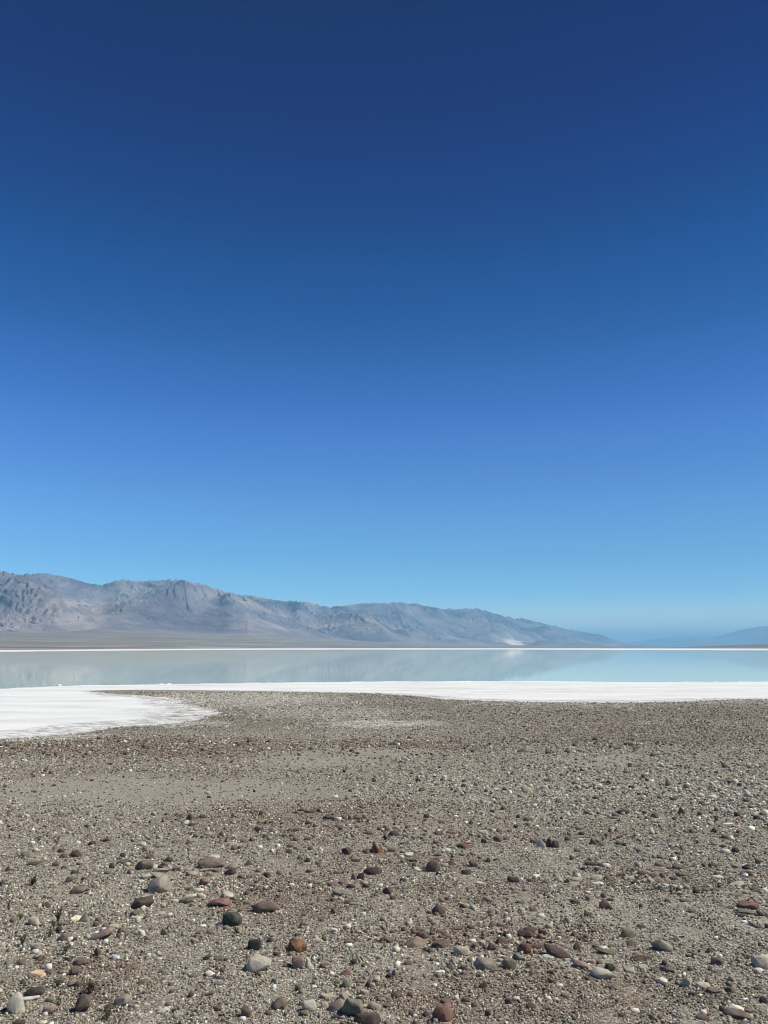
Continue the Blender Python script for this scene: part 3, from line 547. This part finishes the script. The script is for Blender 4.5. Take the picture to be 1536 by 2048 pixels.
1060 265 82 58 mar w;1200 390 112 48 tan w -15;1205 490 72 58 dgrn c;1380 470 115 68 brn b 0|brown block touching a smaller one to its right|paired brown block;1465 460 80 38 brn b;110 590 112 58 olv b;290 665 122 55 pale s;210 690 62 40 crm c;390 840 72 38 wht c;360 775 50 42 mar c;710 612 46 30 wht c;685 728 42 28 wht c;650 395 112 48 mar s;810 385 112 32 rust s;925 395 60 24 rust c;380 400 90 48 tan w;270 445 82 38 mar s;630 510 80 32 mar s
720 265 130 28 brn s;990 870 112 58 dgry b;640 710 60 38 brn c;660 660 60 30 brn c;160 340 80 38 tan c;1320 355 50 28 wht c;1310 130 60 30 mar c;1430 105 60 32 dgry c;740 790 90 38 gry s -20;600 570 50 28 mar c;1410 625 50 28 brn c;1350 720 60 24 mar c;1070 640 72 38 gry c
@1024 1600
455 505 78 125 mar b 0|taller of the twin dark brown blocks|taller twin block;530 530 90 92 mar b -8|shorter of the twin dark brown blocks|;355 530 98 85 crm w 12|cream wedge leaning against the twin dark blocks|leaning cream wedge;450 645 90 45 crm s 0|brightest cream pebble, in front of the twin blocks|brightest cream pebble;270 505 90 38 mar w;675 465 66 50 brn r;840 410 62 35 dgry w;985 505 95 68 mar w 0|maroon wedge left of a grey brown one|;1095 520 80 58 gry r;740 695 66 45 brn b
1350 140 142 65 mar s 0|smooth dark slab behind small tan pebbles|smooth dark slab;1245 180 90 38 brn w;1180 195 42 45 pale c;1240 215 90 28 brn s;1355 530 46 38 dgry c;1290 515 70 38 brn c;1040 840 82 38 mar s;950 770 120 45 mar s -8;1060 780 60 38 mar c;780 130 112 58 gry w;930 150 90 38 brn s;820 345 80 32 brn s 15;190 225 80 42 brn w;440 25 32 20 wht c;280 65 50 28 wht c;75 190 42 45 dgry c;30 280 50 28 wht c;790 595 72 32 brn s;1140 790 90 38 pale s
1440 880 72 25 dgry s -10
@1280 1600
510 130 78 92 dgry w 0|dark pyramid shaped stone standing clear|dark pyramid;200 175 102 58 brn b;555 570 105 62 gry w 0|tent shaped grey stone with dark edges|tent shaped stone;1165 605 78 50 dgry w;1100 460 50 40 wht c;1040 450 80 38 mar c;635 380 62 50 brn r;1190 185 72 48 dgrn b;1410 165 80 50 crm w;1410 215 60 48 dgry c;1070 285 112 18 wht v;470 805 122 48 brn s -8;380 815 80 20 dgry v;905 795 100 30 dgry s -5;240 690 60 25 dgry c;465 685 50 25 mar c;1050 620 90 42 pale s -30
1200 790 122 55 gry s;750 165 80 38 brn s;925 120 36 30 mar c;85 250 42 25 wht c;1190 435 80 28 dgry s;1200 380 60 38 brn c;1390 540 80 38 brn c;100 215 60 38 grn c;260 780 100 38 brn s;760 40 90 58 mar w;925 235 36 28 dgry c;535 745 60 24 brn c;700 505 42 38 brn c
@640 1480
180 680 72 46 wht w 0|white pointed stone, brightest on the far gravel|far white stone;375 815 36 26 wht c;450 158 46 25 dgry c;645 490 62 38 dgrn c;1070 550 52 48 pale r;1220 595 82 48 brn s 25;1500 440 46 34 wht c;1370 420 36 24 wht c
@768 1480
890 575 46 34 crm c;855 540 46 24 crm c;960 545 62 38 dgry b;965 490 60 28 dgrn w;830 490 36 22 wht c;1315 720 52 34 wht c;650 530 90 32 grn s;1445 590 50 24 mar c;410 480 60 38 mar c;905 435 42 24 crm c;1100 530 52 38 brn c;1340 520 42 34 brn c
@1024 1480
188 590 118 95 tan b 0|large pale tan block on the far gravel|far tan block;225 550 52 48 crm c;400 565 92 42 tan s;1055 545 62 34 wht w 0|white wedge in the band of pale far rubble|white far wedge;790 475 42 38 wht w;745 140 50 24 wht c;185 95 32 24 wht c;670 130 62 38 brn b;445 150 66 34 mar b;130 125 130 45 brn w;1360 570 92 44 crm s 0|cream tan block in the band of far rubble|cream far block;1440 570 62 38 dgry c;770 510 82 38 gry w;875 550 72 42 tan w
1120 500 90 45 gry b;1165 505 50 48 dgry w;430 480 82 48 brn b;1375 380 60 28 brn c;1420 50 112 28 dgry s;1040 695 90 36 brn s;690 535 60 32 tan c;1080 585 60 24 mar c;440 745 32 18 wht c
@1280 1480
1155 490 76 38 wht b 0|white block in the far rubble near the right edge|far white block;1025 310 56 38 brn w;1300 640 62 48 crm w;1060 670 42 30 crm c;1185 655 40 28 crm c;985 600 62 48 tan b;170 180 62 28 mar s;345 520 60 58 brn w;570 560 62 48 rpk b;485 590 42 34 pale w;740 665 80 38 pale s;750 760 62 38 dgry b;785 750 32 24 crm c;410 710 80 38 dgrn b;1110 95 36 22 wht c;450 315 30 26 dgry c;60 430 72 38 brn b;1290 730 62 28 dgry s;890 690 90 36 pale s
'''
STONES = []
for line in CATALOG.strip().split('\n'):
    if line[0] == '@': ox, oy = map(float, line[1:].split()); continue
    for it in line.split(';'):
        f = it.split('|'); t = f[0].split()
        X6, Y6, W6, H6 = map(float, t[:4])
        STONES.append(dict(px=ox + X6 / 6, py=oy + Y6 / 6, w=W6 / 6, h=H6 / 6, col=t[4], shp=t[5], tilt=float(t[6]) if len(t) > 6 else 0.0,
                           label=f[1] if len(f) > 1 else None, short=f[2] if len(f) > 2 and f[2] else None))
STONES.sort(key=lambda s: -s['w'] * s['h'])
THINGS = STONES[:300] ; SMALL = STONES[300:]
for s in SMALL[:]:
    if s['label']: pass

# plan position and real size of every stone
for s in STONES:
    bx_, by_, bz_ = [float(v) for v in hit(np.array([s['px']]), np.array([s['py'] + s['h'] / 2]))] if False else [float(v[0]) for v in hit(np.array([s['px']]), np.array([s['py'] + s['h'] / 2]))]
    dist = math.sqrt(bx_ ** 2 + by_ ** 2 + (EYE - bz_) ** 2); sd = (EYE - bz_) / dist
    scale = dist / F_PX; s['W'] = s['w'] * scale; hv = s['h'] * scale
    flatness = {'s': 0.55, 'v': 0.45, 'c': 0.7, 'r': 0.75, 'b': 0.8, 'w': 0.7}[s['shp']]
    D = min(flatness * s['W'], 0.55 * hv / sd) if s['shp'] not in 'sv' else min(0.9 * s['W'], 0.72 * hv / sd)
    D = max(D, 0.3 * min(s['W'], hv))
    s['D'] = D; s['Hh'] = max((hv - D * sd * 0.5), 0.3 * hv)
    s['x'] = bx_; s['y'] = by_ + D * 0.45; s['z'] = bz_

# icosphere template
_bm = bmesh.new(); bmesh.ops.create_icosphere(_bm, subdivisions=3, radius=1.0); _bm.verts.ensure_lookup_table()
ICO_V = np.array([v.co[:] for v in _bm.verts]); ICO_F = np.array([[v.index for v in f.verts] for f in _bm.faces]); _bm.free()

def stone_verts(s, r):
    """a broken stone: the hull of a few jittered corners, its faces slightly dented, shaped to the size and outline seen"""
    shp = s['shp']; pts = []
    def ring(k, z, zj, r0, r1, squash=0.0):
        a0 = r.uniform(0, 6.28)
        for i in range(k):
            a = a0 + (i + r.uniform(-0.33, 0.33)) * 6.283 / k; q = r.uniform(r0, r1)
            cx, cy = math.cos(a), math.sin(a); m_ = (abs(cx) ** 3 + abs(cy) ** 3) ** (1 / 3)      # a little boxy in plan
            pts.append((cx / m_ * q, cy / m_ * q, z + r.uniform(-zj, zj)))
    if shp == 'r': ring(4, -0.85, 0.1, 0.5, 0.8); ring(6, -0.1, 0.35, 0.82, 1.0); ring(4, 0.68, 0.22, 0.45, 0.8)
    elif shp == 'b': ring(5, -0.9, 0.1, 0.7, 1.0); ring(4, 0.15, 0.4, 0.75, 1.0); ring(3, 0.85, 0.25, 0.35, 0.8)
    elif shp == 'w': ring(7, -0.8, 0.15, 0.75, 1.0); ring(3, 0.1, 0.3, 0.6, 0.85); ox_, oy_ = r.uniform(-0.35, 0.35), r.uniform(-0.1, 0.3); pts += [(ox_, oy_, 1.0), (ox_ + r.uniform(-0.3, 0.3), oy_ + r.uniform(-0.2, 0.2), 0.8)]
    elif shp == 's': ring(5, -0.7, 0.2, 0.6, 1.0); ring(5, 0.1, 0.45, 0.6, 1.0); ring(3, 0.8, 0.25, 0.3, 0.8)
    else: ring(5, -0.7, 0.2, 0.7, 1.0); ring(5, 0.5, 0.4, 0.5, 0.95)
    tx, ty = r.normal(0, 0.14), r.normal(-0.12, 0.12)
    bm = bmesh.new()
    for p_ in pts: bm.verts.new((p_[0], p_[1], p_[2] + (tx * p_[0] + ty * p_[1] if p_[2] > -0.4 else 0)))
    h_ = bmesh.ops.convex_hull(bm, input=bm.verts); bmesh.ops.delete(bm, geom=list({v for v in h_['geom_interior'] + h_['geom_unused'] if isinstance(v, bmesh.types.BMVert)}), context='VERTS')
    bmesh.ops.bevel(bm, geom=list(bm.edges), offset=0.045, segments=1, affect='EDGES', profile=0.5)
    bmesh.ops.triangulate(bm, faces=bm.faces[:]); bmesh.ops.subdivide_edges(bm, edges=[e for e in bm.edges if e.calc_length() > 0.45], cuts=1); bmesh.ops.triangulate(bm, faces=bm.faces[:])
    bmesh.ops.recalc_face_normals(bm, faces=bm.faces[:]); bm.verts.ensure_lookup_table()
    V = np.array([v.co[:] for v in bm.verts]); F_ = np.array([[v.index for v in f.verts] for f in bm.faces]); bm.free()
    o = r.uniform(0, 50)
    V = V * (1 + 0.06 * perlin(V[:, 0] * 2.4 + o, V[:, 2] * 2.4 + V[:, 1] * 1.9))[:, None]
    V /= np.abs(V).max(0)[None]
    ya = r.uniform(-0.4, 0.4) if shp != 'v' else r.uniform(-0.15, 0.15)
    V = V * np.array([s['W'] / 2, s['D'] / 2, s['Hh'] / 2])
    c, si = math.cos(ya), math.sin(ya); X_, Y_ = V[:, 0] * c - V[:, 1] * si, V[:, 0] * si + V[:, 1] * c
    sx_ = s['W'] / max(X_.max() - X_.min(), 1e-6); V[:, 0] = X_ * sx_; V[:, 1] = Y_
    ta = -math.radians(s['tilt']) * (0.6 if shp == 's' else 0.9)
    c, si = math.cos(ta), math.sin(ta); X_, Z_ = V[:, 0] * c + V[:, 2] * si, -V[:, 0] * si + V[:, 2] * c
    V[:, 0], V[:, 2] = X_ * s['W'] / max(X_.max() - X_.min(), 1e-6), Z_
    zspan = V[:, 2].max() - V[:, 2].min(); V[:, 2] *= min(1.15, s['Hh'] * 1.35 / zspan)
    V[:, 2] -= V[:, 2].min() + s['Hh'] * 0.22
    return V, F_

def stone_material(key):
    word, c1, c2 = COL[key]
    m = Mat('stone_' + word.replace(' ', '_').replace('-', '_'), 0.95, 0.12)
    p = m.P((1, 1, 1), True); inf = m.n('ShaderNodeObjectInfo')
    mp = m.n('ShaderNodeVectorMath', operation='ADD'); m.link(p, mp.inputs[0]); cb = m.n('ShaderNodeCombineXYZ')
    m.link(m.math('MULTIPLY', inf.outputs['Random'], 40.0), cb.inputs[0]); m.link(cb.outputs[0], mp.inputs[1]); p = mp.outputs[0]
    n1 = m.noise(p, 22, 6, 0.65); n2 = m.noise(p, 120, 4, 0.7)
    c = m.mix(m.ramp(n1, [(0.44, 0), (0.56, 1)]), c1, c2)
    c = m.mix(m.ramp(n2, [(0.62, 0.0), (0.72, 0.55)]), c, tuple(min(0.8, v * 1.9 + 0.05) for v in c1))
    h = m.n('ShaderNodeHueSaturation'); h.inputs['Saturation'].default_value = 1.0; m.link(c, h.inputs['Color'])
    m.link(m.math('ADD', m.math('MULTIPLY', inf.outputs['Random'], 0.5), 0.85), h.inputs['Value'])
    m.color(h.outputs[0]); m.bump(m.math('ADD', n1, n2), 0.004, 0.9)
    return m.m
MATS = {k: stone_material(k) for k in COL}

# ---- labels
LAND = [s for s in THINGS if s['short']]
def size_word(s): return 'tiny' if s['w'] < 11 else 'small' if s['w'] < 17 else 'middling' if s['w'] < 27 else 'large'
def rel(s, t):
    dx, dy = s['px'] - t['px'], (s['py'] - t['py']) * 1.6
    gap = max(abs(dx) - (s['w'] + t['w']) / 2, abs(dy) - (s['h'] + t['h']) * 0.7)
    b = 'just ' if gap < 9 else '' if gap < 40 else 'well '
    a = math.degrees(math.atan2(-dy, dx)) % 360
    dirs = ['right of', 'behind and right of', 'behind', 'behind and left of', 'left of', 'in front and left of', 'in front of', 'in front and right of']
    return b + dirs[int((a + 22.5) // 45) % 8]
used = set(s['label'] for s in THINGS if s['label'])
keys = set()
for s in THINGS:
    if s['label']: continue
    cand = sorted((t for t in LAND if t is not s), key=lambda t: math.hypot(s['px'] - t['px'], 1.6 * (s['py'] - t['py'])))
    desc = '%s %s %s' % (size_word(s), COL[s['col']][0], SHAPE_WORD[s['shp']])
    done = False
    for level in (0, 1):
        for t in cand[:6]:
            rl = rel(s, t); k = (s['col'], rl.replace('just ', '').replace('well ', ''), t['short']) if level == 0 else (desc, rl, t['short'])
            if k in keys: continue
            keys.add(k); keys.add((desc, rl, t['short']))
            s['label'] = '%s %s the %s' % (desc, rl, t['short']); done = s['label'] not in used
            if done: break
        if done: break
    if not done:
        t, u = cand[0], cand[1]; s['label'] = '%s %s the %s, towards the %s' % (desc, rel(s, t), t['short'], u['short'])
    used.add(s['label'])

NAMES = {'s': 'flat_rock', 'w': 'angular_rock', 'b': 'rock', 'r': 'rock', 'v': 'rock_splinter', 'c': 'stone'}
for i, s in enumerate(THINGS):
    V, F_ = stone_verts(s, np.random.default_rng(1000 + int(s['px'] * 7 + s['py'] * 13)))
    o = mesh_obj(NAMES[s['shp']], V, F_, MATS[s['col']], False)
    o.location = (s['x'], s['y'], s['z'])
    tag(o, s['label'], 'stone' if s['shp'] in 'cv' else 'rock', 'stones strewn over the gravel shore', 'thing')

# ---------------------------------------------------------------- the countless gravel, one mesh
PAL = np.array([(0.37, 0.33, 0.258), (0.285, 0.245, 0.190), (0.49, 0.455, 0.37), (0.76, 0.71, 0.58), (0.170, 0.125, 0.094), (0.118, 0.070, 0.054), (0.055, 0.051, 0.045), (0.180, 0.182, 0.142), (0.265, 0.178, 0.132), (0.60, 0.54, 0.39)])
PW_NORMAL = np.array([0.30, 0.22, 0.13, 0.060, 0.11, 0.05, 0.045, 0.05, 0.04, 0.015])
PW_BROWN = np.array([0.14, 0.16, 0.06, 0.035, 0.26, 0.17, 0.07, 0.03, 0.07, 0.005])
PW_PALE = np.array([0.17, 0.13, 0.22, 0.13, 0.10, 0.05, 0.07, 0.08, 0.01, 0.04])
CUBE = np.array([(-1, -1, -1), (1, -1, -1), (1, 1, -1), (-1, 1, -1), (-1, -1, 1), (1, -1, 1), (1, 1, 1), (-1, 1, 1)], float)
CUBE_T = np.array([(0, 2, 1), (0, 3, 2), (4, 5, 6), (4, 6, 7), (0, 1, 5), (0, 5, 4), (1, 2, 6), (1, 6, 5), (2, 3, 7), (2, 7, 6), (3, 0, 4), (3, 4, 7)])
g = np.random.default_rng(99)
def scatter(n, ylo, yhi, wlo, whi, power, zones=None, keep=None, pal=None):
    n = int(n * 1.4); py = ylo + (yhi - ylo) * g.uniform(0, 1, n); mg = 150 + 0.9 * np.clip(py - 1295, 0, None); px = -mg + (1536 + 2 * mg) * g.uniform(0, 1, n)
    x, y, z = hit(px, py); w = wlo * (whi / wlo) ** (g.uniform(0, 1, n) ** power)
    d = inland(x, y); ok = d > 0.25
    if keep is not None: ok &= g.uniform(0, 1, n) < keep(x, y, px, py)
    x, y, z, w, px, py = [v[ok] for v in (x, y, z, w, px, py)]
    dist = np.sqrt(x * x + y * y + (EYE - z) ** 2)
    return x, y, z, w * dist / F_PX
PALE_ZONE = [(1150, 1570, 480, 36, 1), (1440, 1590, 200, 34, 1), (930, 1572, 170, 22, 1), (620, 1660, 100, 12, .4), (1250, 1640, 320, 26, .6), (420, 1770, 170, 36, .6), (110, 1880, 150, 50, .5), (900, 1905, 190, 20, .7), (620, 1960, 110, 34, .6), (1290, 1990, 130, 30, .5)]
DENSE_ZONE = [(1150, 1570, 520, 60, 1), (1440, 1600, 240, 60, 1), (900, 1500, 420, 24, .8), (760, 1690, 300, 60, .8), (360, 1760, 200, 60, .8), (1350, 1730, 240, 60, .8), (150, 1880, 180, 80, .7), (1000, 1900, 460, 60, .9), (230, 1500, 300, 24, .6), (1000, 1850, 300, 40, .6)]
parts = []
def batch(xyzw, flat=(0.35, 0.9)):
    x, y, z, w = xyzw; n = len(x)
    br = zone_mask(x, y, BROWN); pl = zone_mask(x, y, PALE_ZONE)
    P = PW_NORMAL[None] * np.clip(1 - br - pl, 0, 1)[:, None] + PW_BROWN[None] * br[:, None] + PW_PALE[None] * pl[:, None]
    P /= P.sum(1, keepdims=True); idx = (P.cumsum(1) < g.uniform(0, 1, n)[:, None]).sum(1).clip(0, 9)
    cr = (g.uniform(0, 1, n) < 0.75 * np.clip(zone_mask(x, y, CRUSTY) * 1.3, 0, 1)) & (y > 20)
    idx = np.where(cr, np.where(g.uniform(0, 1, n) < 0.5, 3, 2), idx)
    c = PAL[idx] * np.array([1.08, 1.105, 1.075]) * g.uniform(0.78, 1.22, (n, 1)) * g.normal(1, 0.03, (n, 3))
    V = CUBE[None] * g.uniform(0.45, 1.0, (n, 8, 3))
    V *= np.stack([np.ones(n), g.uniform(0.55, 1.0, n), g.uniform(*flat, n)], -1)[:, None] * w[:, None, None] * 0.62
    a = g.uniform(0, 6.283, n); t = g.normal(0, 0.35, n); t2 = g.normal(0, 0.35, n)
    X_, Z_ = V[..., 0] * np.cos(t)[:, None] + V[..., 2] * np.sin(t)[:, None], -V[..., 0] * np.sin(t)[:, None] + V[..., 2] * np.cos(t)[:, None]
    Y_, Z_ = V[..., 1] * np.cos(t2)[:, None] + Z_ * np.sin(t2)[:, None], -V[..., 1] * np.sin(t2)[:, None] + Z_ * np.cos(t2)[:, None]
    X2, Y2 = X_ * np.cos(a)[:, None] - Y_ * np.sin(a)[:, None], X_ * np.sin(a)[:, None] + Y_ * np.cos(a)[:, None]
    V = np.stack([X2 + x[:, None], Y2 + y[:, None], Z_ + (z + 0.16 * w)[:, None]], -1)
    parts.append((V, c))
dz = lambda x, y, px, py: 0.30 + 0.7 * zone_mask(x, y, DENSE_ZONE) * (0.4 + 0.9 * (fbm(x * 1.3, y * 1.3, 3) > -0.05)) - 0.22 * zone_mask(x, y, SANDY)
batch(scatter(96000, 1760, 2180, 1.5, 4.3, 1.7, keep=lambda *a: 0.92 + 0 * a[0]), (0.5, 1.0))
batch(scatter(52000, 1600, 1780, 1.5, 4.0, 1.8, keep=lambda x, y, px, py: 0.95 - 0.6 * zone_mask(x, y, SANDY)))
batch(scatter(52000, 1480, 1620, 1.4, 3.8, 1.7, keep=lambda x, y, px, py: 0.9 - 0.7 * zone_mask(x, y, SANDY)))
batch(scatter(44000, 1384, 1490, 1.2, 3.0, 1.8, keep=lambda x, y, px, py: 1 - 0.45 * zone_mask(x, y, CRUSTY + DAMP)), (0.5, 1.0))
batch(scatter(2600, 1660, 2090, 4.5, 8.5, 2.1, keep=dz), (0.35, 0.8))
batch(scatter(7500, 1470, 1680, 3.2, 7.5, 1.9, keep=dz), (0.4, 0.9))
batch(scatter(900, 1620, 2060, 7, 13, 2.4, keep=dz), (0.3, 0.7))
batch(scatter(2600, 1420, 1520, 2.5, 4.5, 2.0, keep=dz), (0.45, 0.9))
# the small stones of the list keep their places in it
n = len(SMALL); arr = {k: np.array([s[k] for s in SMALL]) for k in ('x', 'y', 'z', 'W', 'D', 'Hh')}
V = CUBE[None] * g.uniform(0.7, 1.0, (n, 8, 3)); V[:, 4:, :2] *= 0.72
V *= np.stack([arr['W'] / 1.7, arr['D'] / 1.8, arr['Hh'] / 1.7], -1)[:, None]
V = V + np.stack([arr['x'], arr['y'], arr['z'] + arr['Hh'] * 0.35], -1)[:, None]
parts.append((V, np.array([COL[s['col']][1] for s in SMALL]) * g.uniform(0.85, 1.2, (n, 1))))
V = np.concatenate([q[0] for q in parts]); c = np.concatenate([q[1] for q in parts]); n = len(V)
F = (CUBE_T[None] + (np.arange(n) * 8)[:, None, None]).reshape(-1, 3)
m = Mat('loose_gravel', 0.9, 0.25)
gc = m.attr('tone', 'Color'); nn_ = m.noise(m.P(), 160, 4, 0.6)
m.color(m.mix(1.0, gc, m.ramp(nn_, [(0.3, 0.72), (0.7, 1.22)]), 'MULTIPLY'))
gravel = mesh_obj('gravel', V.reshape(-1, 3), F, m.m, False, None, {'tone': ('FLOAT_COLOR', np.concatenate([np.repeat(np.clip(c, 0.01, 0.9), 8, 0), np.ones((n * 8, 1))], 1))})
tag(gravel, 'mixed brown, grey and white gravel covering the shore', kind='stuff')

# ---------------------------------------------------------------- lumps of salt standing in the shallows
m = Mat('salt_lump', 0.8, 0.3); m.color((0.86, 0.87, 0.83)); m.bump(m.noise(m.P(), 6, 5, 0.7), 0.03, 0.6)
for px, py, w, hgt, lab in ((118, 1371, 9, 3.2, 'small white salt lump standing off the left shore'), (322, 1368.6, 11, 2.0, 'flat white salt cake in the shallows, left one of a pair'), (338, 1368.2, 9, 2.0, 'flat white salt cake in the shallows, right one of a pair')):
    X_, Y_ = flat(px, py, 0.0); sc = math.hypot(X_, Y_) / F_PX
    r = np.random.default_rng(int(px)); V = ICO_V * (1 + 0.25 * perlin(ICO_V[:, 0] * 2.2 + px, ICO_V[:, 1] * 2.2 + ICO_V[:, 2]))[:, None] * np.array([w * sc / 2, w * sc / 2, hgt * sc / 2])
    o = mesh_obj('salt_lump', V, ICO_F, m.m, False); o.location = (X_, Y_, 0.02); tag(o, lab, 'salt lump', 'salt lumps off the near shore')

# ---------------------------------------------------------------- small desert plants
def flat_mat(name, c):
    m = Mat(name, 0.8, 0.2); m.color(m.mix(m.noise(m.P(), 90, 3, 0.6), c, tuple(v * 0.55 for v in c))); return m.m
LEAF = {'green': flat_mat('leaf_green', (0.085, 0.115, 0.045)), 'dry': flat_mat('leaf_dry', (0.17, 0.115, 0.065)), 'yellow': flat_mat('leaf_yellow_green', (0.26, 0.26, 0.055)), 'olive': flat_mat('leaf_olive', (0.13, 0.13, 0.075))}
TWIG = flat_mat('twig', (0.085, 0.06, 0.045))
def plant(px, py, w, h, kind, name, lab, nst=14, leaves=90, cat='plant'):
    x0, y0, z0 = [float(v[0]) for v in hit(np.array([px]), np.array([py]))]
    sc = math.sqrt(x0 * x0 + y0 * y0 + (EYE - z0) ** 2) / F_PX; W, Hh = w * sc / 2, h * sc
    r = np.random.default_rng(int(px * 3 + py)); e = bpy.data.objects.new(name, None); C.objects.link(e); e.location = (x0, y0, z0)
    tag(e, lab, cat, 'small plants scattered in the gravel')
    SV, SF, tips = [], [], []
    for i in range(nst):
        a = r.uniform(0, 6.283); sp_ = r.uniform(0.25, 1.0); tip = np.array([math.cos(a) * W * sp_, math.sin(a) * W * sp_, Hh * r.uniform(0.5, 1.0)])
        midp = tip * np.array([0.35, 0.35, 0.55]) + r.normal(0, 0.1 * W, 3); pts = [np.zeros(3), midp, tip]; rad = 0.0016 + 0.0007 * Hh / 0.08
        b0 = len(SV)
        for j, pt in enumerate(pts):
            for q in range(3):
                an = q * 2.094; SV.append(pt + np.array([math.cos(an), math.sin(an), 0]) * rad * (1 - 0.35 * j))
        for j in range(2):
            for q in range(3):
                q2 = (q + 1) % 3; SF.append((b0 + j * 3 + q, b0 + j * 3 + q2, b0 + j * 3 + 3 + q2, b0 + j * 3 + 3 + q))
        tips.append((midp, tip))
    mesh_obj('stems', SV, SF, TWIG, False, e)
    if leaves:
        LV, LF = [], []
        for i in range(leaves):
            a_, b_ = tips[r.integers(len(tips))]; t = r.uniform(-0.3, 1.0); pt = a_ + (b_ - a_) * t + r.normal(0, 0.12 * W, 3); pt[2] = max(pt[2], 0.003)
            u = r.normal(size=3); u /= np.linalg.norm(u); v = np.cross(u, r.normal(size=3)); v /= np.linalg.norm(v); ls = r.uniform(0.5, 1.0) * (0.005 + 0.10 * W)
            b0 = len(LV); LV += [pt - u * ls, pt + v * ls * 0.45, pt + u * ls, pt - v * ls * 0.45]; LF.append((b0, b0 + 1, b0 + 2, b0 + 3))
        mesh_obj('leaves', LV, LF, LEAF[kind], False, e)
plant(64, 1771, 22, 17, 'green', 'small_shrub', 'low rounded green cushion plant left of the peaked grey brown slab', 16, 160)
plant(17, 1821, 18, 24, 'dry', 'dry_twig', 'bare dead upright twig by the left edge', 9, 0)
plant(39, 1843, 14, 16, 'yellow', 'seedling', 'yellow green seedling left of the flat round tan stone', 7, 40)
plant(44, 1894, 16, 20, 'green', 'seedling', 'bright green tuft in front of the flat round tan stone', 10, 90)
plant(116, 1845, 22, 26, 'dry', 'dry_plant', 'airy dry brown plant left of the lumpy cream slab', 16, 70)
plant(108, 1858, 16, 13, 'olive', 'dry_plant', 'low olive plant between two dry brown ones', 9, 50)
plant(99, 1876, 18, 16, 'dry', 'dry_plant', 'brownish dry tuft left of a flat brown slab', 10, 60)
plant(130, 1910, 24, 18, 'olive', 'seedling', 'dark olive tuft below the brown slab', 10, 80)
plant(115, 1975, 18, 12, 'green', 'seedling', 'small dark green sprig above the white flecked brown slab', 8, 60)
plant(180, 1989, 34, 20, 'dry', 'dry_plant', 'widest dry brown plant, beside a maroon stone', 20, 150)
plant(113, 2021, 18, 15, 'dry', 'dry_plant', 'dry brown tuft right of a pinkish slab near the front', 10, 60)
plant(215, 2040, 26, 18, 'olive', 'dry_plant', 'faded olive dry plant below the cracked grey slab', 12, 70)
plant(113, 1687, 13, 12, 'green', 'seedling', 'tiny dark sprig left of the angular dark block', 6, 30)
plant(78, 1683, 16, 7, 'green', 'seedling', 'tiny flat green mat behind the dark bottomed grey slab', 6, 40)
plant(147, 1673, 11, 10, 'olive', 'seedling', 'tiny dark sprig behind the angular dark block', 6, 26)
plant(20, 1677, 12, 9, 'green', 'seedling', 'tiny dark green sprig by the left edge, farthest back', 6, 30)
plant(1270, 1503, 22, 12, 'olive', 'small_shrub', 'low olive shrub on the far gravel right of centre', 12, 80)
plant(1172, 1556, 5, 13, 'dry', 'dry_twig', 'single dark upright stalk in the far rubble', 2, 6)
